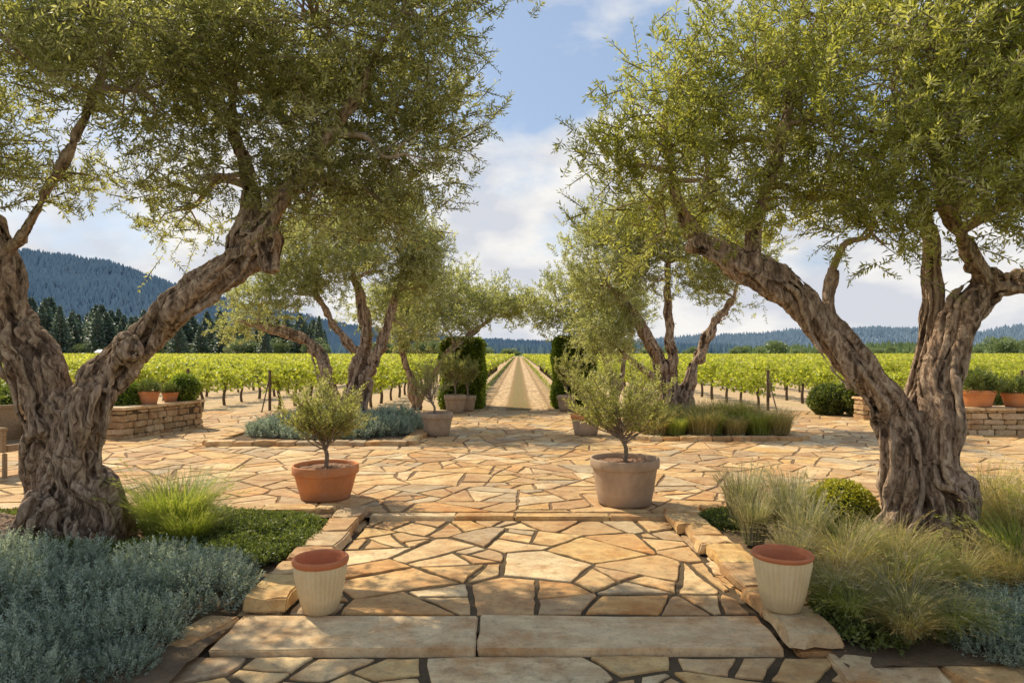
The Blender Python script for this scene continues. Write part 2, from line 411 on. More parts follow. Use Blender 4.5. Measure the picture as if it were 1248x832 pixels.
# ------------------------------------------------------------------ sun / sky / camera
EL = 47; AZ = 40
S = Vector((-math.cos(math.radians(EL)) * math.cos(math.radians(AZ)), math.cos(math.radians(EL)) * math.sin(math.radians(AZ)), math.sin(math.radians(EL))))
ld = bpy.data.lights.new("sun", 'SUN'); ld.energy = 5.0; ld.angle = math.radians(.5); ld.color = (1., .88, .67)
lo = bpy.data.objects.new("sun", ld); COL.objects.link(lo); lo.rotation_euler = S.to_track_quat('Z', 'Y').to_euler(); lo.location = (-8, 4, 12)
w = bpy.data.worlds.new("World"); scene.world = w; w.use_nodes = True; nt = w.node_tree
bg = nt.nodes["Background"]; sky = nt.nodes.new("ShaderNodeTexSky"); sky.sky_type = 'NISHITA'; sky.sun_disc = False
sky.sun_elevation = math.radians(EL); sky.sun_rotation = math.radians(-90 + AZ); sky.air_density = 1.0; sky.dust_density = 1.0; sky.ozone_density = 1.5
def wn(t, op=None, **kw):
    x = nt.nodes.new(t)
    if op: x.operation = op
    return x
tc = wn("ShaderNodeTexCoord"); sep = wn("ShaderNodeSeparateXYZ"); nt.links.new(tc.outputs["Generated"], sep.inputs[0])
zz = wn("ShaderNodeMath", 'MAXIMUM'); nt.links.new(sep.outputs[2], zz.inputs[0]); zz.inputs[1].default_value = 0.0
mp = wn("ShaderNodeMapping"); mp.inputs["Scale"].default_value = (2.4, 2.4, 4.6); mp.inputs["Location"].default_value = (.62, .2, .35)
nt.links.new(tc.outputs["Generated"], mp.inputs[0])
nz = wn("ShaderNodeTexNoise"); nz.inputs["Scale"].default_value = 1.3; nz.inputs["Detail"].default_value = 10; nz.inputs["Roughness"].default_value = .55
nt.links.new(mp.outputs[0], nz.inputs["Vector"])
lowb = wn("ShaderNodeMath", 'MULTIPLY_ADD'); nt.links.new(zz.outputs[0], lowb.inputs[0]); lowb.inputs[1].default_value = -.5; nt.links.new(nz.outputs[0], lowb.inputs[2])
cr = wn("ShaderNodeValToRGB"); cr.color_ramp.elements[0].position = .27; cr.color_ramp.elements[1].position = .41
nt.links.new(lowb.outputs[0], cr.inputs[0])
nz2 = wn("ShaderNodeTexNoise"); nz2.inputs["Scale"].default_value = 3.6; nz2.inputs["Detail"].default_value = 7; nt.links.new(mp.outputs[0], nz2.inputs["Vector"])
cc_ = wn("ShaderNodeValToRGB"); cc_.color_ramp.elements[0].position = .4; cc_.color_ramp.elements[0].color = (5.7, 5.9, 6.4, 1); cc_.color_ramp.elements[1].position = .6; cc_.color_ramp.elements[1].color = (8.0, 7.8, 7.5, 1)
nt.links.new(nz2.outputs[0], cc_.inputs[0])
mx = wn("ShaderNodeMix"); mx.data_type = 'RGBA'
hz_ = wn("ShaderNodeMix"); hz_.data_type = 'RGBA'; hz_.inputs[0].default_value = .42; nt.links.new(sky.outputs[0], hz_.inputs[6]); hz_.inputs[7].default_value = (4.6, 5.9, 7.9, 1)
nt.links.new(cr.outputs[0], mx.inputs[0]); nt.links.new(hz_.outputs[2], mx.inputs[6]); nt.links.new(cc_.outputs[0], mx.inputs[7])
nt.links.new(mx.outputs[2], bg.inputs[0]); bg.inputs[1].default_value = .12

cam = bpy.data.cameras.new("camera"); cam.lens = 24; cam.sensor_width = 36; cam.clip_end = 12000; cam.clip_start = .05
cam.shift_x = -8 / 1248; cam.shift_y = 14 / 1248
co = bpy.data.objects.new("camera", cam); COL.objects.link(co); co.location = (0, 0, EYE); co.rotation_euler = (math.radians(90), 0, 0)
scene.camera = co
scene.view_settings.view_transform = 'Standard'; scene.view_settings.look = 'None'; scene.view_settings.exposure = 0

# ------------------------------------------------------------------ ground sheets
def sheet(x0, x1, y0, y1, z, nx=1, ny=1, fz=None):
    xs = np.linspace(x0, x1, nx + 1); ys = np.linspace(y0, y1, ny + 1)
    V = [(x, y, z + (fz(x, y) if fz else 0)) for y in ys for x in xs]
    F = [(j * (nx + 1) + i, j * (nx + 1) + i + 1, (j + 1) * (nx + 1) + i + 1, (j + 1) * (nx + 1) + i) for j in range(ny) for i in range(nx)]
    return V, F
structure("ground", py_mesh("ground", *sheet(-6000, 6000, -50, 7000, -.25)), (M_FIELD,), "green farmland stretching to the horizon", "ground")
structure("vineyard_soil", py_mesh("vineyard_soil", *sheet(-300, 300, 19.9, 330, -.06)), (M_SOIL,), "dry tan soil between the vine rows", "ground")
structure("dirt_road", py_mesh("dirt_road", *sheet(-1.5, 1.5, 20.3, 330, -.045)), (M_ROAD,), "straight sandy dirt road between vine rows", "road")
structure("terrace_bedding", py_mesh("terrace_bedding", *sheet(-20, 20, 7.12, 20.3, -.014)), (M_JOINT,), "brown joint soil under the terrace paving", "terrace")
structure("path_bedding", py_mesh("path_bedding", *sheet(-1.7, 1.7, 4.3, 7.12, -.06)), (M_JOINTD,), "dark earthy joints between path stones", "path")
structure("lower_bedding", py_mesh("lower_bedding", *sheet(-9, 9, -3, 4.3, -.098)), (M_JOINTD,), "dark earthy joints between lower path stones", "path")

def clip_poly(poly, nx, ny, d):
    out = []; m = len(poly)
    for i in range(m):
        a = poly[i]; b = poly[(i + 1) % m]; da = a[0] * nx + a[1] * ny - d; db = b[0] * nx + b[1] * ny - d
        if da <= 0: out.append(a)
        if (da < 0 < db) or (db < 0 < da):
            t = da / (da - db); out.append((a[0] + (b[0] - a[0]) * t, a[1] + (b[1] - a[1]) * t))
    return out
def area(poly):
    return 0.5 * sum(poly[k][0] * poly[(k + 1) % len(poly)][1] - poly[(k + 1) % len(poly)][0] * poly[k][1] for k in range(len(poly)))
def split(poly, amax):
    A = area(poly)
    if A < amax * random.choice((.4, .8, 1.3, 2.3)): return [poly]
    P = np.array(poly); c = P.mean(0); u, s, vt = np.linalg.svd(P - c)
    ang = math.atan2(vt[0][1], vt[0][0]) + random.uniform(-.6, .6)
    c = c + (P[random.randrange(len(P))] - c) * random.uniform(0, .35)
    nx, ny = math.cos(ang), math.sin(ang); d = c[0] * nx + c[1] * ny
    a = clip_poly(poly, nx, ny, d); b = clip_poly(poly, -nx, -ny, -d)
    out = []
    for q in (a, b):
        if len(q) >= 3 and area(q) > amax * .12: out += split(q, amax)
        elif len(q) >= 3: out.append(q)
    return out
def inset(poly, g):
    q = list(poly)
    for k in range(len(poly)):
        a = poly[k]; b = poly[(k + 1) % len(poly)]; L = math.hypot(b[0] - a[0], b[1] - a[1])
        if L < 1e-4: continue
        nx, ny = (b[1] - a[1]) / L, -(b[0] - a[0]) / L
        sk = random.uniform(-.03, .03); c_, s_ = math.cos(sk), math.sin(sk); mx_, my_ = nx * c_ - ny * s_, nx * s_ + ny * c_
        cx, cy = (a[0] + b[0]) / 2, (a[1] + b[1]) / 2
        q = clip_poly(q, mx_, my_, cx * mx_ + cy * my_ - g * random.uniform(.5, 1.8))
        if len(q) < 3: return q
    return q

def flagstones(name, label, rect, z, cell, gap, amax, holes=(), hz=.004, mat=None, drop=.15):
    x0, x1, y0, y1 = rect
    pts = []
    gx = np.arange(x0 - cell * 2, x1 + cell * 2, cell); gy = np.arange(y0 - cell * 2, y1 + cell * 2, cell)
    for j, y in enumerate(gy):
        for x in gx:
            if random.random() < drop: continue
            pts.append((x + (j % 2) * cell * .5 + random.uniform(-.48, .48) * cell, y + random.uniform(-.48, .48) * cell))
    P = np.array(pts)
    V = []; F = []
    for i, p in enumerate(P):
        if not (x0 - cell < p[0] < x1 + cell and y0 - cell < p[1] < y1 + cell): continue
        d = np.linalg.norm(P - p, axis=1); idx = np.argsort(d)[1:24]
        b = cell * 3; poly = [(p[0] - b, p[1] - b), (p[0] + b, p[1] - b), (p[0] + b, p[1] + b), (p[0] - b, p[1] + b)]
        for j in idx:
            q = P[j]; n = (q - p) / d[j]
            poly = clip_poly(poly, n[0], n[1], n @ (p + q) / 2)
            if len(poly) < 3: break
        for nx, ny, dd in ((1, 0, x1), (-1, 0, -x0), (0, 1, y1), (0, -1, -y0)):
            if len(poly) >= 3: poly = clip_poly(poly, nx, ny, dd)
        if len(poly) < 3 or area(poly) < .01: continue
        for poly in split(poly, amax):
            poly = inset(poly, gap / 2)
            if len(poly) < 3 or area(poly) < .006: continue
            c = np.mean(poly, axis=0); ring = []
            if any(h[0] < c[0] < h[1] and h[2] < c[1] < h[3] for h in holes): continue
            for k in range(len(poly)):
                a = np.array(poly[k]); bb = np.array(poly[(k + 1) % len(poly)]); L = np.linalg.norm(bb - a)
                if L < 1e-3: continue
                ns = max(1, int(L / .075)); nn = np.array([-(bb - a)[1], (bb - a)[0]]) / L
                bow = random.uniform(-.01, .022) * min(1, L / .5)
                for s in range(ns):
                    t = s / ns
                    if s == 0: ring.append(a + (c - a) / np.linalg.norm(c - a) * random.uniform(.0, .022))
                    else: ring.append(a + (bb - a) * t + nn * (random.uniform(-.006, .009) + bow * math.sin(math.pi * t)))
            ring = np.array(ring); m = len(ring); o = len(V)
            hz0 = z + random.uniform(-hz, hz); tx = random.uniform(-.006, .006); ty = random.uniform(-.006, .006)
            vec = c - ring; vec = vec / np.linalg.norm(vec, axis=1)[:, None]
            for zz_, ins in ((-.04, 0), (-.007, 0), (-.002, .004), (0, .011)):
                for k in range(m):
                    q = ring[k] + vec[k] * ins; V.append((q[0], q[1], hz0 + zz_ + (q[0] - c[0]) * tx + (q[1] - c[1]) * ty))
            for l in range(3):
                for k in range(m):
                    k2 = (k + 1) % m; F.append((o + l * m + k, o + l * m + k2, o + (l + 1) * m + k2, o + (l + 1) * m + k))
            F.append(tuple(o + 3 * m + k for k in range(m)))
    return structure(name, py_mesh(name, V, F), (mat or M_FLAG,), label, "paving")

BED_L = (-5.75, -2.05, 12.6, 18.6); BED_R = (2.5, 5.5, 13.3, 18.6)
flagstones("terrace", "sunlit ochre and tan crazy paved flagstone terrace", (-16, 16, 7.3, 20.2), 0.0, .9, .022, .24, (BED_L, BED_R))
flagstones("path", "ochre flagstone path with dark open joints", (-1.56, 1.56, 4.56, 7.12), -.045, .8, .026, .21)
flagstones("lower_path", "shaded flagstones with dark open joints", (-2.6, 5.2, .8, 4.02), -.082, .85, .03, .23)

# ---------------- blocks (kerbs, slabs, walls)
def block(V, F, c, d, jit, rot=0.):
    cx, cy, cz = c; dx, dy, dz = (x / 2 for x in d); o = len(V); ca, sa = math.cos(rot), math.sin(rot)
    for sz in (-1, 1):
        for sx, sy in ((-1, -1), (1, -1), (1, 1), (-1, 1)):
            x = sx * dx + random.uniform(-jit, jit); y = sy * dy + random.uniform(-jit, jit); zz = sz * dz + random.uniform(-jit, jit) * (.3 if sz > 0 else 0)
            V.append((cx + x * ca - y * sa, cy + x * sa + y * ca, cz + zz))
    for f in ((0, 3, 2, 1), (4, 5, 6, 7), (0, 1, 5, 4), (1, 2, 6, 5), (2, 3, 7, 6), (3, 0, 4, 7)): F.append(tuple(o + i for i in f))

def bevelled(name, V, F, w, rough=.006, sub=True):
    me = py_mesh(name, V, F); bm = bmesh.new(); bm.from_mesh(me)
    if sub:
        long_e = [e for e in bm.edges if e.calc_length() > .16]
        bmesh.ops.subdivide_edges(bm, edges=long_e, cuts=3, use_grid_fill=True)
        for v in bm.verts:
            v.co += Vector((random.uniform(-1, 1), random.uniform(-1, 1), random.uniform(-.5, .5))) * rough
    edges = [e for e in bm.edges if len(e.link_faces) == 2 and e.calc_face_angle(0) > .7]
    bmesh.ops.bevel(bm, geom=edges, offset=w, segments=2, affect='EDGES', clamp_overlap=True)
    bm.to_mesh(me); bm.free(); me.update(); return me

V, F = [], []
for a, b in ((-1.82, -.26), (-.245, 1.58)):
    block(V, F, ((a + b) / 2, 4.29, -.1), (b - a, .5, .11), .014)
structure("front_step", bevelled("front_step", V, F, .009, .008), (M_SLAB,), "two long cream worn stone step slabs", "step")
V, F = [], []; x = -1.56
for wd in (.9, .62, 1.0, .6):
    block(V, F, (x + wd / 2, 7.2, -.048), (wd - .012, .17, .09), .014); x += wd
structure("terrace_step", bevelled("terrace_step", V, F, .01, .006), (M_FLAG,), "pale stone slabs edging the raised terrace", "step")

def kerb(label, pts, width, z0, z1, tiers=1, slope=0.):
    V, F = [], []
    for (ax, ay), (bx, by) in zip(pts[:-1], pts[1:]):
        L = math.hypot(bx - ax, by - ay); ang = math.atan2(by - ay, bx - ax)
        for t in range(tiers):
            s = 0; h = (z1 - z0) / tiers
            while s < L - .05:
                l = min(random.uniform(.26, .6), L - s)
                if L - s - l < .2: l = L - s
                wd = width * random.uniform(.78, 1.1); off = random.uniform(-.03, .03)
                cx = ax + (bx - ax) * (s + l / 2) / L - math.sin(ang) * off; cy = ay + (by - ay) * (s + l / 2) / L + math.cos(ang) * off
                block(V, F, (cx, cy, z0 + h * (t + .5) + random.uniform(-.008, .008)), (l - .012, wd, h - .006), .024, ang + random.uniform(-.04, .04)); s += l
    return thing("stone_kerb", label, "kerb", me=bevelled("stone_kerb", V, F, .012, .011), mats=(M_FLAG,), group="stone kerbs around planting beds")
kerb("low ochre stone kerb beside the path and planting bed", [(-1.72, 4.56), (-1.74, 7.35)], .32, -.14, .05, 2)
kerb("low ochre stone kerb beside the path and grasses", [(1.76, 4.02), (1.72, 7.35)], .33, -.14, .05, 2)
kerb("flat edging stones at the front of the shrub bed", [(-1.95, 4.5), (-2.05, 3.95), (-2.5, 3.5)], .3, -.2, -.03)
kerb("flat edging stones at the front of the grass bed", [(1.78, 3.86), (2.35, 3.74), (3.1, 3.68), (4.2, 3.72)], .32, -.2, -.05)
kerb("stone kerb along the back of the planting bed", [(-9, 7.42), (-1.97, 7.42)], .26, -.1, .04)
kerb("stone kerb along the back of the grass bed", [(1.97, 7.42), (9, 7.42)], .26, -.1, .04)
def rectpts(b): return [(b[0], b[3]), (b[0], b[2]), (b[1], b[2]), (b[1], b[3]), (b[0], b[3])]
kerb("flat stone kerb around the blue shrub bed", rectpts(BED_L), .3, -.05, .08)
kerb("flat stone kerb around the terrace grass bed", rectpts(BED_R), .3, -.05, .08)

def lump(x, y): return .05 * mnoise.noise(Vector((x * 1.7, y * 1.7, 0))) + .02 * mnoise.noise(Vector((x * 7, y * 7, 3)))
structure("bed_soil", py_mesh("bed_soil", *sheet(-9, -1.85, .5, 7.35, -.055, 60, 60, lump), smooth=True), (M_MULCH,), "dark mulched soil in a planting bed", "soil")
structure("bed_soil", py_mesh("bed_soil", *sheet(1.85, 9, 3.82, 7.35, -.04, 60, 40, lump), smooth=True), (M_MULCH,), "dark mulched soil in a planting bed", "soil")
for b in (BED_L, BED_R):
    structure("bed_soil", py_mesh("bed_soil", *sheet(b[0], b[1], b[2], b[3], .05, 20, 20, lambda x, y: lump(x, y) * .5), smooth=True), (M_MULCH,), "mulched soil inside a terrace bed", "soil")

def stone_wall(label, p0, p1, thick, height, group="low dry stone walls"):
    L = math.hypot(p1[0] - p0[0], p1[1] - p0[1]); ang = math.atan2(p1[1] - p0[1], p1[0] - p0[0])
    root = thing("stone_wall", label, "wall", (p0[0], p0[1], 0), group); root.rotation_euler = (0, 0, ang)
    V, F = [], []; z = -.05
    while z < height - .1:
        h = random.uniform(.1, .19); h = min(h, height - .06 - z)
        s = random.uniform(-.1, 0)
        while s < L:
            l = random.uniform(.16, .46); a = max(s, 0); b = min(s + l, L)
            if b - a > .05: block(V, F, ((a + b) / 2, random.uniform(-.014, .014), z + h / 2), (b - a - .014, thick * random.uniform(.95, 1.04), h - .012), .018)
            s += l
        z += h
    add_obj("wall_body", bevelled("wall_body", V, F, .014, .01), (M_WALLST,), root)
    V, F = [], []; block(V, F, (L / 2, 0, height / 2 - .04), (L - .06, thick - .06, height - .06), 0)
    add_obj("mortar_core", py_mesh("mortar_core", V, F), (M_JOINTD,), root)
    V, F = [], []; s = -.03
    while s < L:
        l = min(random.uniform(.45, .8), L + .03 - s); block(V, F, (s + l / 2, 0, height - .025), (l - .012, thick + .1, .06), .012); s += l
    add_obj("cap_stones", bevelled("cap_stones", V, F, .012, .006), (M_SLAB,), root)
    return root
stone_wall("low tan dry stone wall topped with potted plants", (-8.05, 13.5), (-7.55, 15.8), .55, .62)
stone_wall("low tan dry stone wall with flat cap stones", (-14.5, 13.2), (-8.4, 13.2), .55, .62)
stone_wall("low pale stone wall carrying terracotta pots", (9.15, 14.5), (15.5, 14.1), .6, .56)
stone_wall("short return of a pale stone wall", (8.75, 17.6), (9.6, 17.6), .5, .56)

# ------------------------------------------------------------------ pots
def lathe(profile, seg=56, flute=0, famp=0., fr=None):
    V = []; F = []
    for i, (r, z) in enumerate(profile):
        for j in range(seg):
            a = 2 * math.pi * j / seg; rr = r
            if flute and fr and fr[0] < i < fr[1]: rr = r * (1 + famp * abs(math.cos(flute * a / 2)))
            V.append((rr * math.cos(a), rr * math.sin(a), z))
    for i in range(len(profile) - 1):
        for j in range(seg):
            k = (j + 1) % seg; F.append((i * seg + j, i * seg + k, (i + 1) * seg + k, (i + 1) * seg + j))
    return V, F
def smooth_obj(name, VF, mat, parent):
    return add_obj(name, py_mesh(name, VF[0], VF[1], smooth=True), (mat,), parent)

def pot(name, label, cat, loc, R, H, mb, mr, group, rimh=.16, taper=.68, soil=True, flute=0, lining=None, loc_soil=.9):
    root = thing(name, label, cat, loc, group)
    rh = H * rimh; Rb = R * taper; zb = H - rh; Ri = R * .93
    prof = [(0.001, 0), (Rb * .9, 0), (Rb, .012), (Rb * 1.01, .03)]
    for t in np.linspace(.1, 1, 8): prof.append((Rb + (Ri - Rb) * (t ** .85), .03 + (zb - .03) * t))
    n = len(prof)
    smooth_obj("pot_body", lathe(prof, 192 if flute else 56, flute, .055, (3, n - 1) if flute else None), mb, root)
    rp = [(Ri + .003, zb - .006), (R - .004, zb + .002), (R, zb + .012), (R, H - .012), (R - .006, H - .002), (R - .013, H), (R - .022, H - .004), (R - .028, H - .02), (R - .032, zb)]
    smooth_obj("rim", lathe(rp), mr, root)
    zf = H * loc_soil if soil else .04
    rl = [(R - .032, zb + .001), (R - .037, zb - .01), (Rb * .92 if not soil else R - .06, .05 if not soil else zf - .03)]
    if not soil: rl = [(R - .0125, H + .001), (R - .021, H - .002), (R - .026, H - .02)] + rl
    smooth_obj("inner_wall", lathe(rl + ([(0.001, .045)] if not soil else [])), lining or mr, root)
    if soil:
        V = [(0, 0, zf + .01)]; seg = 40; F = []
        for ring in range(1, 9):
            for j in range(seg):
                a = 2 * math.pi * j / seg; r = (R - .033) * ring / 8
                V.append((r * math.cos(a), r * math.sin(a), zf + random.uniform(-.014, .014) - .01 * ring / 8))
        for j in range(seg): F.append((0, 1 + j, 1 + (j + 1) % seg))
        for ring in range(7):
            for j in range(seg):
                k = (j + 1) % seg; o = 1 + ring * seg; F.append((o + j, o + seg + j, o + seg + k, o + k))
        add_obj("potting_soil", py_mesh("potting_soil", V, F), (M_GRAVEL,), root)
    return root
pot("empty_flower_pot", "empty cream fluted pot with terracotta rim on flagstone path", "pot", (-1.34, 4.62, -.045), .187, .37, M_CREAM, M_TERRAIN, "empty cream and terracotta pots", .11, .62, False, 32, M_TERRAIN)
pot("empty_flower_pot", "empty cream fluted pot with terracotta lining on stone kerb", "pot", (1.70, 4.4, .055), .192, .365, M_CREAM, M_TERRAIN, "empty cream and terracotta pots", .07, .62, False, 32, M_TERRAIN)
pot("planter_pot", "wide orange terracotta planter holding an olive sapling", "planter", (-2.26, 8.0, 0), .38, .40, M_TERRA, M_TERRA, "planters on the terrace", .26, .74)
pot("planter_pot", "large weathered clay planter holding an olive sapling", "planter", (1.2, 7.72, 0), .39, .52, M_WEATH, M_WEATH, "planters on the terrace", .2, .76)
pot("planter_pot", "weathered grey clay planter beside the shrub bed", "planter", (-1.68, 14.1, 0), .33, .47, M_WEATH, M_WEATH, "planters on the terrace", .24, .74)
pot("planter_pot", "weathered clay planter near the grass bed", "planter", (1.4, 14.2, 0), .32, .45, M_WEATH, M_TERRA, "planters on the terrace", .24, .74)
pot("planter_pot", "grey clay planter before the clipped hedge", "planter", (-1.8, 19.3, 0), .31, .52, M_WEATH, M_WEATH, "planters on the terrace", .24, .72)
pot("planter_pot", "small clay planter by the start of the dirt road", "planter", (-1.5, 20.0, 0), .26, .45, M_WEATH, M_WEATH, "planters on the terrace", .24, .72)
pot("planter_pot", "dark clay planter before the clipped hedge", "planter", (1.4, 20.0, 0), .28, .46, M_WEATH, M_WEATH, "planters on the terrace", .24, .72)
wallpots = [(-7.8, 14.4, .21, .28), (-7.7, 15.1, .17, .22), (-9.0, 13.2, .3, .32), (9.7, 14.45, .36, .36), (10.5, 14.4, .28, .3), (9.2, 17.6, .25, .3)]
for x, y, r, h in wallpots:
    pot("terracotta_pot", "terracotta pot with greenery standing on a stone wall", "pot", (x, y, .62 if x < 0 else .565), r, h, M_TERRA, M_TERRA, "terracotta pots on the walls", .25, .74)

# ------------------------------------------------------------------ saplings
def sapling(label, x, y, z0, zc, r, rz, nclump, per, lean=0., name="olive_sapling", mat=M_SAP, lL=.062, lW=.016):
    root = thing(name, label, "potted plant", (x, y, z0), "potted olive saplings")
    tubes = []; B = []; D = []; L = []; T = []
    zc_ = zc - z0
    trunk = catmull([(0, 0, -.05), (.015, 0, zc_ * .22), (-.03 + lean * .5, .01, zc_ * .42), (lean, 0, zc_ * .62)], 10)
    tubes.append(tube(trunk, np.linspace(.028, .016, 10), 8))
    for _ in range(nclump):
        d = norm(rng.normal(size=3) * np.array([1.1, 1.1, .9])) * rng.uniform(.45, 1) ** .5 * rng.uniform(.8, 1.2)
        if d[2] < -.5: d[2] *= .5
        c = np.array([lean, 0, zc_]) + d * np.array([r, r, rz])
        s = trunk[rng.integers(4, 10)]
        path = catmull([s, s + (c - s) * .5 + rng.normal(0, .04, 3) - np.array([0, 0, .03]), c], 8)
        tubes.append(tube(path, np.linspace(.010, .003, 8), 5, False))
        for p in path[3:]:
            k = max(1, per // 5)
            B.append(p + rng.normal(0, .012, (k, 3))); D.append(norm(c - s) * .7 + np.array([0, 0, .45]) + rng.normal(0, .4, (k, 3)))
            L.append(rng.uniform(.12, .26, k)); T.append(rng.uniform(0, 1, k))
    lv, lt, st = sprigs(np.vstack(B), np.vstack(D), np.concatenate(L), 8, lL, lW, .06, .55, .0018, np.concatenate(T))
    add_obj("crown", foliage_mesh("crown", lv, lt, st), (mat, M_TWIG), root)
    V, F = join_tubes(tubes)
    add_obj("trunk", py_mesh("trunk", V, clean_faces(F), smooth=True), (M_TWIG,), root)
    return root
sapling("small bushy olive sapling growing in orange terracotta", -2.26, 8.0, .37, 1.0, .44, .38, 44, 11)
sapling("spreading young olive sapling in a weathered planter", 1.2, 7.72, .48, 1.14, .58, .4, 46, 10, -.03)
sapling("small olive sapling in a grey planter", -1.75, 14.1, .43, 1.1, .42, .45, 26, 9, -.08, lL=.075)
sapling("small olive sapling in a clay planter", 1.4, 14.2, .42, 1.2, .44, .45, 26, 9, lL=.075)
sapling("round young olive by the hedge", -1.8, 19.3, .48, 1.35, .45, .42, 26, 10, 0, lL=.09, lW=.025)
sapling("young olive beside the dirt road", -1.5, 20.0, .42, 1.2, .32, .35, 18, 10, lL=.09, lW=.025)
sapling("young olive in front of the clipped hedge", 1.4, 20.0, .42, 1.25, .42, .45, 24, 10, lL=.09, lW=.025)

# ------------------------------------------------------------------ shrubs, grasses
def shell_mesh(name, pts, nrm, lL, lW, core=None, jitter=.6):
    n = len(pts); lv = leaves(pts - nrm * lL * .3, nrm + rng.normal(0, jitter, (n, 3)), lL * rng.uniform(.7, 1.2, n), lW)
    cl = np.array([mnoise.noise(Vector(p * 3.0)) for p in pts]) * .8 + .5
    V = lv.reshape(-1, 3); F = np.arange(len(V)).reshape(-1, 4); mi = np.zeros(n); t = np.clip(cl + rng.normal(0, .1, n), 0, 1)
    if core is not None:
        cV, cF = core; F = np.vstack([F, np.array(cF) + len(V)]); V = np.vstack([V, cV]); mi = np.concatenate([mi, np.ones(len(cF))]); t = np.concatenate([t, np.zeros(len(cF))])
    return quad_mesh(name, V, F, t, mi)

def ball_mesh(name, r, n, lL, lW, flat=1.):
    d = norm(rng.normal(size=(n, 3))); wob = 1 + .1 * np.array([mnoise.noise(Vector(x * 2.3)) for x in d])
    rr = r * wob * rng.uniform(.88, 1.05, n)
    pts = d * rr[:, None] * np.array([1, 1, flat])
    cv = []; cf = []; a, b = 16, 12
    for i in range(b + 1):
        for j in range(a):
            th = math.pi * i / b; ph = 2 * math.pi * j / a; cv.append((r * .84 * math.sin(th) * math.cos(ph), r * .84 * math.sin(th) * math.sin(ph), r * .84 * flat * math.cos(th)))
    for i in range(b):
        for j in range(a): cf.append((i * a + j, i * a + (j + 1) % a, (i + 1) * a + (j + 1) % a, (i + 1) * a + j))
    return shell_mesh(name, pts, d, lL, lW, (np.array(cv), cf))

def hedge(label, x0, x1, y0, y1, h):
    cx, cy = (x0 + x1) / 2, (y0 + y1) / 2; sx, sy = (x1 - x0) / 2, (y1 - y0) / 2
    n = 20000; u = rng.uniform(-1, 1, (n, 2)); f = rng.choice(5, n, p=[.24, .24, .2, .2, .12]); P = np.zeros((n, 3)); N = np.zeros((n, 3))
    for k, (ax, sg) in enumerate(((1, -1), (1, 1), (0, -1), (0, 1), (2, 1))):
        m = f == k
        if ax == 1: P[m] = np.c_[u[m, 0] * sx, np.full(m.sum(), sg * sy), (u[m, 1] + 1) / 2 * h]; N[m] = (0, sg, 0)
        elif ax == 0: P[m] = np.c_[np.full(m.sum(), sg * sx), u[m, 0] * sy, (u[m, 1] + 1) / 2 * h]; N[m] = (sg, 0, 0)
        else: P[m] = np.c_[u[m, 0] * sx, u[m, 1] * sy, np.full(m.sum(), h)]; N[m] = (0, 0, 1)
    wob = np.array([mnoise.noise(Vector(p * 1.6)) for p in P]) * .12 + rng.normal(0, .02, n)
    ex = np.clip((np.abs(P[:, 0]) / sx - .8) / .2, 0, 1) * np.clip((P[:, 2] / h - .88) / .12, 0, 1)
    P[:, 2] -= ex * .1; P += N * wob[:, None]
    V, F = [], []; block(V, F, (0, 0, h / 2 - .08), (2 * sx - .22, 2 * sy - .22, h - .2), 0)
    root = thing("clipped_hedge", label, "hedge", (cx, cy, -.03), "clipped hedges flanking the road")
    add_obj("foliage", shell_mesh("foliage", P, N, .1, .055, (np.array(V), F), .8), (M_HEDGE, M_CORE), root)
    st = tube(catmull([(0, 0, -.02), (.02, 0, .3), (0, .02, .7)], 6), .05, 8)
    add_obj("stem", py_mesh("stem", st[0], clean_faces(st[1])), (M_TWIG,), root)
hedge("tall clipped dark green hedge block beside the road", -2.4, -1.15, 21.3, 22.7, 2.15)
hedge("tall clipped green hedge block facing its twin", 1.15, 2.4, 21.3, 22.7, 2.2)

def grass_mesh(name, n, rb, length, width, curve, seg=5, erect=.9, plume=0):
    th = rng.uniform(0, 2 * np.pi, n); rr = rb * np.sqrt(rng.uniform(0, 1, n)); base = np.c_[np.cos(th) * rr, np.sin(th) * rr, np.zeros(n)]
    az = th + rng.normal(0, .6, n); lean = np.clip(rng.normal(.35, .2, n), .03, 1.) * (1.2 - erect) * 2.5
    L = length * rng.uniform(.45, 1.15, n); out = np.c_[np.cos(az), np.sin(az), np.zeros(n)]
    side = np.c_[-np.sin(az), np.cos(az), np.zeros(n)]
    cu = curve * rng.uniform(.4, 1.4, n)
    V = np.zeros((n, seg + 1, 2, 3))
    for i in range(seg + 1):
        t = i / seg; horiz = lean * t * .6 + cu * t ** 2.2; vert = t - .42 * cu * t ** 3
        p = base + (out * horiz[:, None] + np.array([0, 0, 1.]) * vert[:, None]) * L[:, None]
        wdt = width * (1 - t ** 1.5) + .0003
        V[:, i, 0] = p - side * wdt * .5; V[:, i, 1] = p + side * wdt * .5
    b = (np.arange(n) * (seg + 1) * 2)[:, None]; i = np.arange(seg)[None] * 2
    F = np.stack([b + i, b + i + 1, b + i + 3, b + i + 2], -1).reshape(-1, 4); T = np.repeat(rng.uniform(0, 1, n), seg)
    V = V.reshape(-1, 3)
    if plume:
        m = rng.choice(n, plume, replace=False); P = []; Dd = []
        for k in m:
            a = V[k * (seg + 1) * 2 + seg * 2 - 2]; t = V[k * (seg + 1) * 2 + seg * 2]; d = t - a
            for q in range(16):
                P.append(t - d * rng.uniform(0, 1.1)); Dd.append(d / (np.linalg.norm(d) + 1e-6) + rng.normal(0, .28, 3))
        lv = leaves(np.array(P), np.array(Dd), .045, .005); F = np.vstack([F, np.arange(len(lv) * 4).reshape(-1, 4) + len(V)]); V = np.vstack([V, lv.reshape(-1, 3)]); T = np.concatenate([T, np.full(len(lv), .95)])
    return quad_mesh(name, V, F, T)
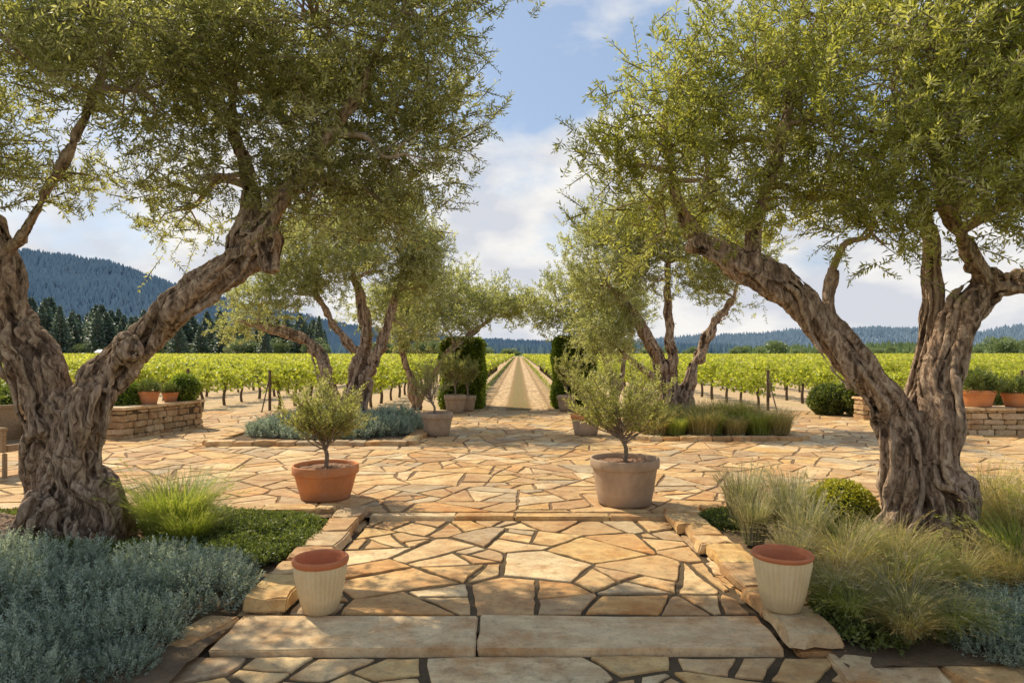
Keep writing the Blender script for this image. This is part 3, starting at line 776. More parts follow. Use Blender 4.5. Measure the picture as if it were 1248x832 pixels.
def grass(label, loc, me, mat, rot=0, sc=1., group="ornamental grass tufts"):
    ob = thing("ornamental_grass", label, "grass", loc, group, me, (mat,)); ob.rotation_euler = (0, 0, rot); ob.scale = (sc,) * 3; return ob
G1 = grass_mesh("grass_green", 1900, .22, .58, .006, .6, erect=.85, plume=60)
G2 = grass_mesh("grass_straw", 750, .1, .7, .008, .85, erect=.8, plume=60)
G3 = grass_mesh("grass_grey", 800, .12, .64, .009, .25, erect=1.0, plume=80)
G4 = grass_mesh("grass_gold", 850, .13, .74, .008, .5, erect=.88, plume=140)
G5 = grass_mesh("grass_soft", 1500, .34, .66, .011, .35, erect=.92, plume=120)
G2g = G2.copy(); G4g = G4.copy(); G2c = G2.copy(); G3g = G3.copy(); G5g = G5.copy()
grass("bright green fine grass tuft at the olive trunk", (-3.25, 6.45, 0), G1, M_GRASS, 0, 1.12)
grass("bright green fine grass tuft at the olive trunk", (-2.95, 6.1, 0), G1, M_GRASS, 2., .7)
gl = [(2.2, 6.7, G3, M_GRASS3, .95, "grey green upright grass clump in the bed"), (2.45, 6.2, G3, M_GRASS3, .95, "grey green upright grass clump in the bed"), (2.7, 6.8, G3, M_GRASS3, .8, "grey green upright grass clump in the bed"),
        (2.35, 5.6, G3, M_GRASS3, .85, "grey green upright grass clump in the bed"), (2.1, 6.1, G3, M_GRASS3, .75, "grey green upright grass clump in the bed"), (2.1, 5.2, G3, M_GRASS3, .6, "grey green upright grass clump in the bed"),
        (2.4, 5.0, G2, M_GRASS2, .8, "arching straw coloured grass with feathery plumes"), (2.75, 4.75, G2g, M_GRASS, .72, "arching green grass clump in the bed"), (2.95, 5.3, G2, M_GRASS2, .72, "arching straw coloured grass with feathery plumes"), (2.62, 5.4, G2g, M_GRASS, .66, "arching green grass clump in the bed"),
        (2.15, 4.62, G2c, M_GRASS3, .6, "low arching grass clump beside the kerb"), (2.1, 4.3, G2g, M_GRASS, .5, "low green grass clump beside the kerb"), (2.4, 4.22, G2c, M_GRASS3, .62, "low arching grass clump beside the kerb"), (2.28, 4.02, G2, M_GRASS2, .45, "low straw grass clump beside the kerb"), (2.5, 4.6, G2, M_GRASS2, .72, "arching straw coloured grass with feathery plumes"), (2.62, 4.1, G2g, M_GRASS, .45, "low green grass clump beside the kerb"), (3.1, 4.8, G2, M_GRASS2, .65, "arching straw coloured grass with feathery plumes"),
        (3.75, 5.1, G4g, M_GRASS, .75, "tall golden green grass with plumes"), (4.15, 5.7, G4, M_GRASS2, .95, "tall golden grass with plumes"), (4.4, 6.4, G4, M_GRASS2, 1., "tall golden grass with plumes"), (3.5, 4.85, G4, M_GRASS2, .62, "tall golden grass with plumes"), (4.2, 5.1, G4, M_GRASS2, .8, "tall golden grass with plumes"), (4.6, 5.9, G4g, M_GRASS, .9, "tall golden green grass with plumes"), (3.9, 6.1, G4, M_GRASS2, .8, "tall golden grass with plumes")]
for i in range(13):
    x = 2.75 + (i % 7) * .42 + random.uniform(-.1, .1); y = 13.8 + (i // 7) * .7 + random.uniform(-.15, .15)
    gl.append((x, y, (G5, G5g)[i % 2], (M_GRASS2, M_GRASS)[i % 2], random.uniform(.8, 1.1) * (.75 if y < 14.2 else 1.), "soft tall grass filling the terrace bed"))
for x, y, g, m, sc, lab in gl:
    grass(lab, (x, y, .0 if y < 10 else .06), g, m, random.uniform(0, 6), sc)

def shrub_mesh(name, r, h, n, nodes, lL, lW, up=.75, ln=(.1, .2)):
    d = norm(rng.normal(size=(n, 3))); d[:, 2] = np.abs(d[:, 2]); rad = rng.uniform(.3, 1, n) ** .5
    P = d * rad[:, None] * np.array([r, r, h * .72]); P[:, 2] = np.maximum(P[:, 2], 0.)
    D = d * np.array([.55, .55, .3]) + np.array([0, 0, up]) + rng.normal(0, .16, (n, 3))
    lv, lt, st = sprigs(P, D, rng.uniform(ln[0], ln[1], n), nodes, lL, lW, .0, .6, .002, rng.uniform(0, 1, n))
    return foliage_mesh(name, lv, lt, st)
BL = [shrub_mesh("blue_shrub_foliage", .4, .38, 460, 10, .038, .0135, .85, (.1, .2)) for _ in range(3)]
bl = []
for x, y, sc in ((-2.25, 4.75, .95), (-2.35, 4.1, .8), (-2.75, 4.45, 1.05), (-3.3, 4.3, 1.05), (-2.75, 3.8, .9), (-3.2, 3.6, .9), (-2.75, 5.15, .95), (-3.4, 5.0, 1.1), (-3.9, 4.6, 1.1), (-2.35, 5.25, .7), (-4.0, 5.2, .95), (-3.0, 3.25, .8), (-2.55, 3.45, .7), (-4.4, 4.9, 1.), (-2.2, 3.75, .5), (-2.4, 3.1, .6),
                 (2.95, 4.1, .7), (3.3, 4.25, .8), (3.05, 4.45, .65), (3.7, 4.4, .85), (3.5, 3.95, .7), (3.9, 4.0, .75), (3.2, 3.9, .65), (2.75, 3.98, .5), (2.9, 3.85, .5)):
    o = thing("blue_grey_shrub", "silvery blue grey mounded shrub in the planting bed", "shrub", (x, y, -.05), "blue grey shrubs", BL[len(bl) % 3], (M_BLUE, M_TWIG)); o.rotation_euler = (0, 0, random.uniform(0, 6)); o.scale = (sc, sc, sc * random.uniform(.85, 1.05)); bl.append(o)
BM = shrub_mesh("blue_mound", .55, .34, 420, 7, .07, .022)
for x, y, sc in ((-4.9, 13.7, 1), (-4.1, 13.4, 1.), (-3.3, 13.5, 1.1), (-2.7, 13.9, 1.), (-4.4, 14.7, 1.2), (-3.4, 14.8, 1.3), (-2.8, 15.4, 1.2), (-5.2, 15.3, 1.), (-4.3, 16, 1.2), (-2.5, 14.7, .8)):
    o = thing("blue_grey_shrub", "low silvery blue mound in the terrace bed", "shrub", (x, y, .03), "blue grey shrubs", BM, (M_BLUE, M_TWIG)); o.rotation_euler = (0, 0, random.uniform(0, 6)); o.scale = (sc, sc, sc * random.uniform(.8, 1.2))

def cover(label, regs, mat, lL=.04, lW=.02, hh=.16):
    P = []
    for (cx, cy, rx, ry, n) in regs:
        a = rng.uniform(0, 6.28, n); r = np.sqrt(rng.uniform(0, 1, n)); x = cx + np.cos(a) * r * rx; y = cy + np.sin(a) * r * ry
        z = np.array([(.55 + .7 * mnoise.noise(Vector((xx * 2.5, yy * 2.5, 1.)))) for xx, yy in zip(x, y)]) * hh * np.sqrt(np.maximum(0, 1.05 - r ** 2)) * rng.uniform(.5, 1.1, n)
        P.append(np.c_[x, y, z - .03])
    P = np.vstack(P); n = len(P)
    lv, lt, st = sprigs(P, rng.normal(0, .5, (n, 3)) + np.array([0, 0, .8]), .09, 5, lL, lW, .1, .7, .001)
    ob = thing("ground_cover", label, "ground cover", me=foliage_mesh("ground_cover", lv, lt, st), mats=(mat, M_TWIG)); ob["kind"] = "stuff"
cover("low dark green leafy ground cover filling the bed", [(-2.35, 6.2, .5, .9, 2600), (-2.9, 5.6, .7, .5, 1500), (-4.4, 5.7, 1., .5, 2200), (-3.6, 6.9, 1.2, .35, 1400), (-5.3, 6.4, .8, .8, 1200)], M_COVER)
cover("bright green ground cover beside the kerb", [(2.15, 6.9, .28, .35, 700), (3.4, 5.7, .9, .5, 1200), (4.6, 5.2, 1.2, .8, 1600), (2.6, 5.1, .6, .5, 700), (2.15, 4.35, .26, .4, 380), (2.6, 4.3, .5, .3, 500)], M_COVER, hh=.1)

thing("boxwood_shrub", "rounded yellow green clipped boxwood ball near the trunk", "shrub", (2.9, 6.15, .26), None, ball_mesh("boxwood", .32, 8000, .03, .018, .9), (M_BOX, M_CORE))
BB = ball_mesh("wall_boxwood", .36, 3500, .05, .03, 1.)
for x, y, z, sc, lab in ((-7.6, 15.5, .88, .95, "dark clipped boxwood ball on the stone wall"), (-8.3, 14.3, .75, 1.05, "dark clipped boxwood ball behind the stone wall")):
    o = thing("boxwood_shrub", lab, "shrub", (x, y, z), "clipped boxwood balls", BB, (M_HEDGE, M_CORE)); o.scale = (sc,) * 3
PL = shrub_mesh("pot_plant", .3, .35, 240, 7, .07, .018); PLY = PL.copy()
for i, (x, y, r, h) in enumerate(wallpots):
    o = thing("potted_plant", "leafy green plant growing in a terracotta pot" if i != 2 else "yellow flowering plant in a terracotta pot", "potted plant", (x, y, (.62 if x < 0 else .565) + h * .85), "plants in the wall pots", PL if i != 2 else PLY, ((M_COVER if i != 2 else M_FLOWER), M_TWIG)); o.scale = (r / .3 * 1.1,) * 3; o.rotation_euler = (0, 0, i)
FB = ball_mesh("green_bush", .9, 5000, .12, .07, .8)
for x, y, z, sc in ((9.4, 18.4, .55, .8), (8.6, 18.9, .4, .6), (12.5, 18.8, .5, .9), (-10.5, 14.6, .4, .9), (-12, 15, .4, 1.)):
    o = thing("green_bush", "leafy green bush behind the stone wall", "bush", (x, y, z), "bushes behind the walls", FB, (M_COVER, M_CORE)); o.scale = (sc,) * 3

# ------------------------------------------------------------------ chair
ch = thing("garden_chair", "tan woven garden armchair on the flagstones", "chair", (-7.1, 9.6, 0)); ch.rotation_euler = (0, 0, 1.2)
def bx_part(name, boxes):
    V, F = [], []
    for c, d in boxes: block(V, F, c, d, 0)
    add_obj(name, bevelled(name, V, F, .008, 0, False), (M_WOOD,), ch)
bx_part("seat", [((0, -.01, .4), (.52, .54, .09))])
bx_part("backrest", [((0, .285, .68), (.58, .06, .46)), ((0, .285, .93), (.62, .08, .05))])
for sx in (-.28, .28):
    bx_part("leg", [((sx, -.26, .17), (.05, .05, .34))]); bx_part("leg", [((sx, .285, .17), (.05, .05, .34))]); bx_part("armrest", [((sx + (.02 if sx > 0 else -.02), -.02, .5), (.05, .55, .3)), ((sx + (.02 if sx > 0 else -.02), -.02, .67), (.08, .58, .04))])

# ------------------------------------------------------------------ vineyard
SP = 2.6; R0 = 2.15
def vine_variant(i):
    root = thing("grapevine", "trellised grapevine with bright green leaves over dry soil", "grapevine", (0, 0, 0), "vines trained along the vineyard rows")
    n = 430; y = np.clip(rng.normal(0, .36, n), -.75, .75); x = rng.normal(0, .17, n); z = rng.uniform(.66, 1.2, n) * (1 - .12 * np.abs(y)) + .1 * np.sin(y * 5 + i)
    P = np.c_[x * (1.3 - (z - .8)), y, z]; D = np.c_[x * 3, rng.normal(0, .6, n), rng.normal(.1, .6, n)]
    lv = leaves(P, D, .12 * rng.uniform(.7, 1.2, n), .1)
    lt = np.clip((z - .6) / .8 + rng.normal(0, .15, n), 0, 1)  # light from above put into the tint: tops lighter, lower leaves darker
    k = 18; B = np.c_[rng.normal(0, .08, k), rng.uniform(-.6, .6, k), np.full(k, 1.0)]
    l2, t2, st = sprigs(B, np.c_[rng.normal(0, .3, k), rng.normal(0, .3, k), np.ones(k)], rng.uniform(.15, .4, k), 5, .09, .07, .1, .7, .004)
    add_obj("foliage", foliage_mesh("foliage", np.concatenate([lv, l2]), np.concatenate([lt, np.clip(t2 + .3, 0, 1)]), st), (M_VINE, M_TWIG), root)
    a = tube(catmull([(0, 0, -.08), (.03, .02, .3), (-.02, -.03, .6), (.0, .0, .82)], 8), np.linspace(.055, .035, 8), 7)
    b = tube(catmull([(0, .0, .78), (0, .3, .82), (0, .74, .8)], 6), np.linspace(.026, .012, 6), 6); c = tube(catmull([(0, .0, .78), (0, -.3, .83), (0, -.74, .8)], 6), np.linspace(.026, .012, 6), 6)
    V, F = join_tubes([a, b, c]); add_obj("trunk", py_mesh("trunk", V, clean_faces(F), smooth=True), (M_VBARK,), root)
    return root
variants = [vine_variant(i) for i in range(4)]
rows = [s * (R0 + SP * k) for k in range(10) for s in (-1, 1)]
vi = 0; NEAR_END = 36
def row_start(X):
    return 23.4 if abs(X) < 3 else 21.0 + .4 * math.sin(X * 3)
for X in rows:
    y = row_start(X)
    while y < NEAR_END:
        if abs(X) / y < .84:
            if vi < 4: v = variants[vi]; v.location = (X, y, -.06)
            else: v = copy_thing(variants[vi % 4], (X + random.uniform(-.06, .06), y, -.06), random.choice((0, math.pi)) + random.uniform(-.06, .06), random.uniform(.86, 1.1))
            vi += 1
        y += 1.6
post = None
V, F = [], []; block(V, F, (0, 0, .62), (.07, .07, 1.4), 0.004); pm = bevelled("post", V, F, .005, 0, False)
st = tube([(0, -.02, 1.1), (0, -.75, .0)], .02, 6); sm_ = py_mesh("brace", st[0], clean_faces(st[1]))
for X in rows:
    if abs(X) / 21 > .84: continue
    y = row_start(X) - .85
    if post is None:
        post = thing("trellis_post", "dark timber trellis end post with slanted brace", "post", (X, y, -.06), "trellis posts at the row ends"); add_obj("upright", pm, (M_POST,), post); add_obj("brace", sm_, (M_POST,), post)
    else: copy_thing(post, (X, y, -.06), random.uniform(-.08, .08), random.uniform(.9, 1.02))
Pl = []; Sl = []; Tl = []; CV = []; CF = []
rx = [s * (R0 + SP * k) for k in range(94) for s in (-1, 1)]
for X in rx:
    y0 = NEAR_END + .4 if abs(X) < 25.6 else max(24, abs(X) / .86); y1 = 300
    if y0 > y1 - 5: continue
    u = rng.uniform(0, 1, 1700 if abs(X) < 60 else 1050); a = .5
    Y = (y0 ** -a + u * (y1 ** -a - y0 ** -a)) ** (-1 / a)
    n = len(Y); z = rng.uniform(.6, 1.15, n); z = np.where(rng.uniform(0, 1, n) < .5, rng.uniform(.9, 1.32, n), z)
    rv = random.uniform(-.08, .08)
    Pl.append(np.c_[X + rng.normal(0, .16, n), Y, z + rv - .06 + .1 * np.sin(Y * 1.3 + X)]); Sl.append(.15 * (Y / 30) ** .5)
    Tl.append(np.clip((z - .55) / .8 + rng.normal(0, .18, n), 0, 1))  # same painted top light for the far rows, by leaf height
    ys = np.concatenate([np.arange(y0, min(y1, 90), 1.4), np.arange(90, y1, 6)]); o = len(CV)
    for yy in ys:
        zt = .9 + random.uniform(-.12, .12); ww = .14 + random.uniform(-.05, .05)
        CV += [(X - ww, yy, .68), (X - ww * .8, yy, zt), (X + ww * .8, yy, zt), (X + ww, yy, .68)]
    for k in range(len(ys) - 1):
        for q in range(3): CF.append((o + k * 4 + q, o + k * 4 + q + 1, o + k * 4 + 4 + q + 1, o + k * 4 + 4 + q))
P = np.vstack(Pl); Sz = np.concatenate(Sl); T = np.concatenate(Tl)
lv = leaves(P, np.c_[rng.normal(0, 1, len(P)), rng.normal(0, .7, len(P)), rng.normal(.2, .7, len(P))], Sz, Sz * .85)
tb = []
for X in rx:
    if abs(X) < 45:
        for yy in np.arange(NEAR_END + .6 if abs(X) < 25.6 else abs(X) / .86, 70, 1.6):
            tb.append([(X - .04, yy, -.06), (X + .04, yy, -.06), (X + .035, yy, .85), (X - .035, yy, .85)])
tb = np.array(tb)
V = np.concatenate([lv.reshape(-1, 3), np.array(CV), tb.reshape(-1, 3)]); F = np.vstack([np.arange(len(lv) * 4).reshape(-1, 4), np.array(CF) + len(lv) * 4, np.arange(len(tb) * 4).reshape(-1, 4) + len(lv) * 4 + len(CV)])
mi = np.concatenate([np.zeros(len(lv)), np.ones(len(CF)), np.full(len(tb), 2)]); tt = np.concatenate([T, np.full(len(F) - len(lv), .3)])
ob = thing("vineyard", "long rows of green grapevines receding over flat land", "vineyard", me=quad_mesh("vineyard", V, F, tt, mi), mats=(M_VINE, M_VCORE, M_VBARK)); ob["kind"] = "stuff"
gv = 4000; side = rng.choice([-1, 1], gv); Y = 23 * (10.) ** rng.uniform(0, 1, gv)
P = np.c_[side * (1.5 + np.abs(rng.normal(0, .16, gv))), Y, np.full(gv, -.06)]
lv = leaves(P, np.c_[rng.normal(0, .5, gv), rng.normal(0, .5, gv), np.ones(gv)], .07 * (Y / 23) ** .5, .02 * (Y / 23))
ob = thing("grass_verge", "tufts of green grass along the dirt road", "grass", me=foliage_mesh("grass_verge", lv, rng.uniform(0, 1, gv)), mats=(M_GRASS,)); ob["kind"] = "stuff"

# ------------------------------------------------------------------ distant trees
def conifer_mesh(name):
    n = 1500; t = rng.uniform(.02, 1, n) ** .8; t = np.round(t * 22) / 22 + rng.normal(0, .012, n); t = np.clip(t, .01, .99)
    R = .2 * (1 - t) ** .85 * (1 + .3 * np.sin(t * 70)) * (1 + .2 * rng.normal(0, 1, n)) + .01; a = rng.uniform(0, 6.28, n); rr = R * rng.uniform(.3, 1, n)
    P = np.c_[np.cos(a) * rr, np.sin(a) * rr, t]; D = np.c_[np.cos(a), np.sin(a), np.full(n, -.35)] + rng.normal(0, .25, (n, 3))
    lv = leaves(P, D, .075 * (1.2 - t), .035); lt = np.clip(np.abs(rr / R) * .8 + rng.normal(0, .15, n), 0, 1)
    return foliage_mesh(name, lv, lt)
def broad_mesh(name):
    lob = [(rng.uniform(-.28, .28), rng.uniform(-.28, .28), rng.uniform(.3, .75), rng.uniform(.2, .32)) for _ in range(8)]
    P = []; D = []
    for x, y, z, r in lob:
        d = norm(rng.normal(size=(230, 3))); P.append(np.array([x, y, z]) + d * r * rng.uniform(.6, 1.02, (230, 1))); D.append(d + rng.normal(0, .5, (230, 3)))
    P = np.vstack(P); lv = leaves(P, np.vstack(D), .08, .055); lt = np.clip(P[:, 2] * .8 + rng.normal(0, .15, len(P)), 0, 1)
    return foliage_mesh(name, lv, lt)
CM = [conifer_mesh("conifer_crown") for _ in range(3)]; BMs = [broad_mesh("broadleaf_crown") for _ in range(3)]
tk = tube([(0, 0, -.01), (0, 0, .5), (0, 0, .93)], [.018, .012, .003], 6); TKM = py_mesh("far_trunk", tk[0], clean_faces(tk[1]))
def far_tree(kind, x, y, h, lab, wd=1.):
    m = (CM if kind == 'c' else BMs)[random.randrange(3)]
    r = thing("conifer_tree" if kind == 'c' else "broadleaf_tree", lab, "tree", (x, y, -.25), "distant conifers" if kind == 'c' else "distant field trees")
    r.scale = (h * wd, h * wd, h); r.rotation_euler = (0, 0, random.uniform(0, 6))
    add_obj("crown", m, (M_CONI if kind == 'c' else M_FARTREE,), r); add_obj("trunk", TKM, (M_VBARK,), r)
for i in range(150):
    y = random.uniform(330, 430); px = -.8 + .52 * random.random(); top = 30 - (px + .8) * 22
    far_tree('c', px * y, y, top * random.uniform(.55, 1.15), "tall dark conifer at the edge of the vineyard", random.uniform(.95, 1.6))
for i in range(45):
    y = random.uniform(328, 360); px = random.uniform(-.8, -.05); far_tree('b', px * y, y, random.uniform(5, 10), "dark rounded tree beyond the vineyard", random.uniform(1., 1.5))
for i in range(60):
    y = random.uniform(360, 650); px = random.uniform(.08, .85); far_tree('b', px * y, y, random.uniform(4, 11) * (1.6 if px > .7 else 1), "rounded green tree in distant fields", random.uniform(1., 1.5))
for i in range(12):
    y = random.uniform(400, 460); far_tree('b', random.uniform(-.06, .08) * y, y, random.uniform(3, 6), "small tree on the far field edge", 1.5)

fb = thing("farm_building", "long low white farm building beyond the vines", "building", (-190, 322, -.25))
V, F = [], []; block(V, F, (0, 0, 1.1), (16, 6, 2.3), 0); add_obj("wall", py_mesh("wall", V, F), (M_WHITE,), fb)
V = [(-8.4, -3.4, 2.25), (8.4, -3.4, 2.25), (8.4, 0, 3.6), (-8.4, 0, 3.6), (8.4, 3.4, 2.25), (-8.4, 3.4, 2.25)]; add_obj("roof", py_mesh("roof", V, [(0, 1, 2, 3), (3, 2, 4, 5), (0, 3, 5), (1, 4, 2)]), (M_WHITE,), fb)

# ------------------------------------------------------------------ hills
def hill(name, label, prof, Y0, depth, mat, bump, nx=420, ny=26, seed=0, forest=0, th=14, fm=None, flab="dense hazy conifer forest covering the hillside"):
    xs = np.linspace(prof[0][0], prof[-1][0], nx); H = np.interp(xs, [p[0] for p in prof], [p[1] for p in prof]); H = np.convolve(np.pad(H, 12, mode='edge'), np.ones(25) / 25, 'valid')
    V = []; F = []
    for j in range(ny):
        t = j / (ny - 1); s = math.sin(min(t, .75) / .75 * math.pi / 2) ** 1.3 if t < .75 else math.cos((t - .75) / .25 * math.pi / 2)
        for i, x in enumerate(xs):
            q = Vector((x * .004, t * 3 + seed, .3)); r = mnoise.fractal(q, 1, 2, 5) * .2 + 1; k = mnoise.noise(Vector((x * .06, t * 40, seed))) * bump
            V.append((x, Y0 + t * depth, max(-1, H[i] * s * r + k * (s > .05)) - 1))
    for j in range(ny - 1):
        for i in range(nx - 1): a = j * nx + i; F.append((a, a + 1, a + nx + 1, a + nx))
    structure(name, py_mesh(name, V, F, smooth=True), (mat,), label, "hill")
    if forest:
        VV = np.array(V).reshape(ny, nx, 3); i = rng.uniform(0, nx - 1.01, forest); j = rng.uniform(0, (ny - 1) * .78, forest)
        i0 = i.astype(int); j0 = j.astype(int); fi = (i - i0)[:, None]; fj = (j - j0)[:, None]
        P = (VV[j0, i0] * (1 - fi) + VV[j0, i0 + 1] * fi) * (1 - fj) + (VV[j0 + 1, i0] * (1 - fi) + VV[j0 + 1, i0 + 1] * fi) * fj
        n = len(P); h = th * rng.uniform(.4, 1.35, n); a = rng.uniform(0, np.pi, n); w_ = h * .3
        qs = []
        for aa in (a, a + np.pi / 2):
            sd = np.c_[np.cos(aa), np.sin(aa), np.zeros(n)] * w_[:, None]; q = np.empty((n, 4, 3))
            q[:, 0] = P - np.array([0, 0, 3.]); q[:, 1] = P + sd + np.array([0, 0, 1.]) * h[:, None] * .15; q[:, 2] = P + np.array([0, 0, 1.]) * h[:, None]; q[:, 3] = P - sd + np.array([0, 0, 1.]) * h[:, None] * .15; qs.append(q)
        tn = np.clip(rng.uniform(0, 1, n) * .6 + np.array([mnoise.noise(Vector(p * .006)) for p in P]) * .6 + .2, 0, 1)
        ob = thing("hill_forest", flab, "forest", me=foliage_mesh("hill_forest", np.concatenate(qs), np.concatenate([tn, tn])), mats=(fm or M_FOREST,)); ob["kind"] = "stuff"
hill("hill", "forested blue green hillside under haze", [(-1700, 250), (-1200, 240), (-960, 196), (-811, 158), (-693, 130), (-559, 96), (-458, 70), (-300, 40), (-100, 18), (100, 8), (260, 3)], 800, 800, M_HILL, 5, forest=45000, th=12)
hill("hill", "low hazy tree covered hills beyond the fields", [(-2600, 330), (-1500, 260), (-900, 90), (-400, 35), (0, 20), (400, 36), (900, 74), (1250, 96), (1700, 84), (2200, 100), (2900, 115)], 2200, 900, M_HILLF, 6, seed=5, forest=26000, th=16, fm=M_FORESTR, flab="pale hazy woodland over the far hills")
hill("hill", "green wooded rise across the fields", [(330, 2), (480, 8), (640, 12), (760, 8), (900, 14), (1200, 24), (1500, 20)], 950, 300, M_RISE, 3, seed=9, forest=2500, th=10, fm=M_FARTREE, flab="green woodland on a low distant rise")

# ------------------------------------------------------------------ big olive trees
left_limbs = [
    ([(-4.22, 6.3, -.1), (-4.2, 6.3, .35), (-4.17, 6.3, .8), (-4.35, 6.3, 1.3), (-4.58, 6.25, 1.9), (-4.72, 6.2, 2.5), (-4.95, 6.1, 3.1), (-5.1, 6., 3.8)], [.46, .33, .27, .23, .2, .17, .13, .08], 6, 3.2),
    ([(-4.1, 6.25, -.1), (-4.08, 6.25, .3), (-4.0, 6.25, .8), (-3.85, 6.25, 1.3), (-3.62, 6.3, 1.68), (-3.2, 6.3, 2.1), (-2.85, 6.3, 2.36), (-2.52, 6.3, 2.55), (-2.33, 6.3, 2.75)], [.42, .28, .22, .19, .175, .155, .155, .165, .13], 5, -3.),
    ([(-2.45, 6.3, 2.6), (-2.2, 6.2, 3.05), (-1.9, 6.2, 3.4), (-1.5, 6.1, 3.9), (-1.2, 6.1, 4.5)], [.12, .085, .07, .05, .03], 2, 2),
    ([(-2.55, 6.3, 2.6), (-2.55, 6.5, 3.2), (-2.8, 6.7, 3.9), (-2.9, 7.0, 4.8)], [.11, .08, .06, .03], 2, 2),
    ([(-2.6, 6.3, 2.55), (-2.3, 6.25, 2.75), (-2.24, 6.2, 2.45)], [.13, .13, .06], 3, 1),
    ([(-4.72, 6.2, 2.5), (-4.3, 6.1, 3.0), (-3.9, 6., 3.6), (-3.6, 6, 4.3)], [.1, .07, .055, .03], 2, 2),
    ([(-3.58, 6.28, 1.72), (-3.5, 6.12, 1.74), (-3.47, 6.05, 1.75)], [.13, .11, .1], 3, 1),
    ([(-4.3, 6.1, -.02), (-4.75, 5.95, -.02), (-5.2, 5.8, -.08)], [.26, .14, .05], 2, 1),
    ([(-4.1, 6.1, .05), (-3.75, 5.95, -.0), (-3.5, 5.8, -.08)], [.22, .12, .05], 2, 1),
    ([(-4.2, 6.05, .3), (-4.3, 5.85, .05), (-4.35, 5.65, -.08)], [.16, .12, .06], 2, 1),
]
left_lobes = [(-1.0, 6.2, 4.9, .7, .9, .7), (-1.15, 6.6, 4.0, .65, .8, .6), (-1.0, 6.0, 3.45, .45, .6, .35), (-1.85, 6.3, 3.75, .7, .9, .5), (-1.9, 6.0, 4.7, .85, 1, .7), (-2.7, 6.5, 4.4, .85, 1.0, .6),
    (-2.75, 6.3, 3.35, .55, .6, .35), (-3.3, 6, 4.0, .6, .8, .45), (-3.5, 6.4, 4.9, .9, 1, .7), (-3.35, 6.7, 3.1, .45, .5, .3), (-4.3, 5.8, 4.5, .7, .9, .7), (-4.75, 5.7, 3.5, .6, .7, .55), (-4.2, 6.2, 3.3, .4, .5, .3),
    (-5.6, 6, 4, .9, 1, 1.), (-4.75, 5.4, 2.95, .35, .4, .28), (-1.9, 6.2, 3.1, .35, .4, .25), (-3.75, 4.9, 4.0, .45, .45, .32), (-2.9, 4.9, 4.3, .45, .45, .3),
    (-1.15, 6.3, 3.0, .25, .3, .2), (-1.5, 6.5, 3.2, .4, .5, .28), (-.7, 6.3, 4.3, .35, .5, .5), (-2.2, 6.4, 3.3, .35, .4, .3),
    (-2.2, 7.5, 4.3, .5, .45, .35), (-3.4, 7.7, 4.6, .5, .45, .35)]  # rear lobes hidden behind the crown, added to dapple the path with shade
big = dict(clump=.38, per=23, nodes=11, sl=(.14, .42), lL=.068, lW=.0175, fine=12, spread_r=.48, fill=.8)
make_tree("old gnarled olive tree with twisted forked trunk beside blue shrubs", (-4.2, 6.3, 0), left_limbs, left_lobes, M_LEAF_L, "old olive trees framing the path", voxel=.012, amp=.024, **big)
right_limbs = [
    ([(3.42, 6.0, -.1), (3.43, 6.0, .35), (3.43, 6.0, .75), (3.3, 6.0, 1.15), (3.03, 6.0, 1.56), (2.74, 6.0, 1.95), (2.38, 6.0, 2.28), (1.98, 6.05, 2.5), (1.65, 6.1, 2.7)], [.3, .2, .165, .15, .145, .135, .12, .105, .08], 5, 2.8),
    ([(3.72, 5.95, -.1), (3.7, 5.95, .4), (3.66, 5.95, .9), (3.72, 6.0, 1.45), (3.88, 6.0, 1.9), (4.08, 6.0, 2.2), (4.15, 5.95, 2.45)], [.3, .2, .165, .155, .155, .15, .12], 5, -3.),
    ([(3.52, 6.15, .0), (3.56, 6.2, .8), (3.75, 6.25, 1.6), (3.8, 6.25, 2.3), (3.7, 6.2, 3.0)], [.2, .14, .12, .09, .06], 3, 2),
    ([(4.1, 5.95, 2.3), (3.85, 5.8, 2.6), (3.65, 5.7, 2.8), (3.4, 5.6, 3.3), (3.2, 5.6, 4)], [.1, .08, .075, .055, .035], 3, 2),
    ([(4.1, 5.95, 2.25), (4.5, 5.9, 2.4), (4.9, 5.9, 2.55), (5.3, 5.9, 3.2)], [.11, .1, .085, .05], 3, 2),
    ([(1.75, 6.1, 2.65), (1.5, 6.1, 3.1), (1.4, 6.1, 3.7), (1.5, 6.0, 4.1)], [.08, .055, .04, .02], 2, 2),
    ([(2.1, 6.05, 2.45), (2.2, 6.0, 3.0), (2.4, 5.9, 3.8), (2.5, 6.0, 4.6)], [.09, .06, .05, .03], 2, 2),
    ([(2.85, 6.0, 1.9), (2.78, 6.0, 2.15), (2.8, 6.0, 2.42)], [.08, .06, .055], 2, 1),
    ([(3.75, 5.8, .05), (3.98, 5.6, -.0), (4.2, 5.45, -.08)], [.19, .11, .05], 2, 1),
    ([(3.4, 5.85, .05), (3.22, 5.6, .0), (3.12, 5.4, -.08)], [.17, .11, .05], 2, 1),
]
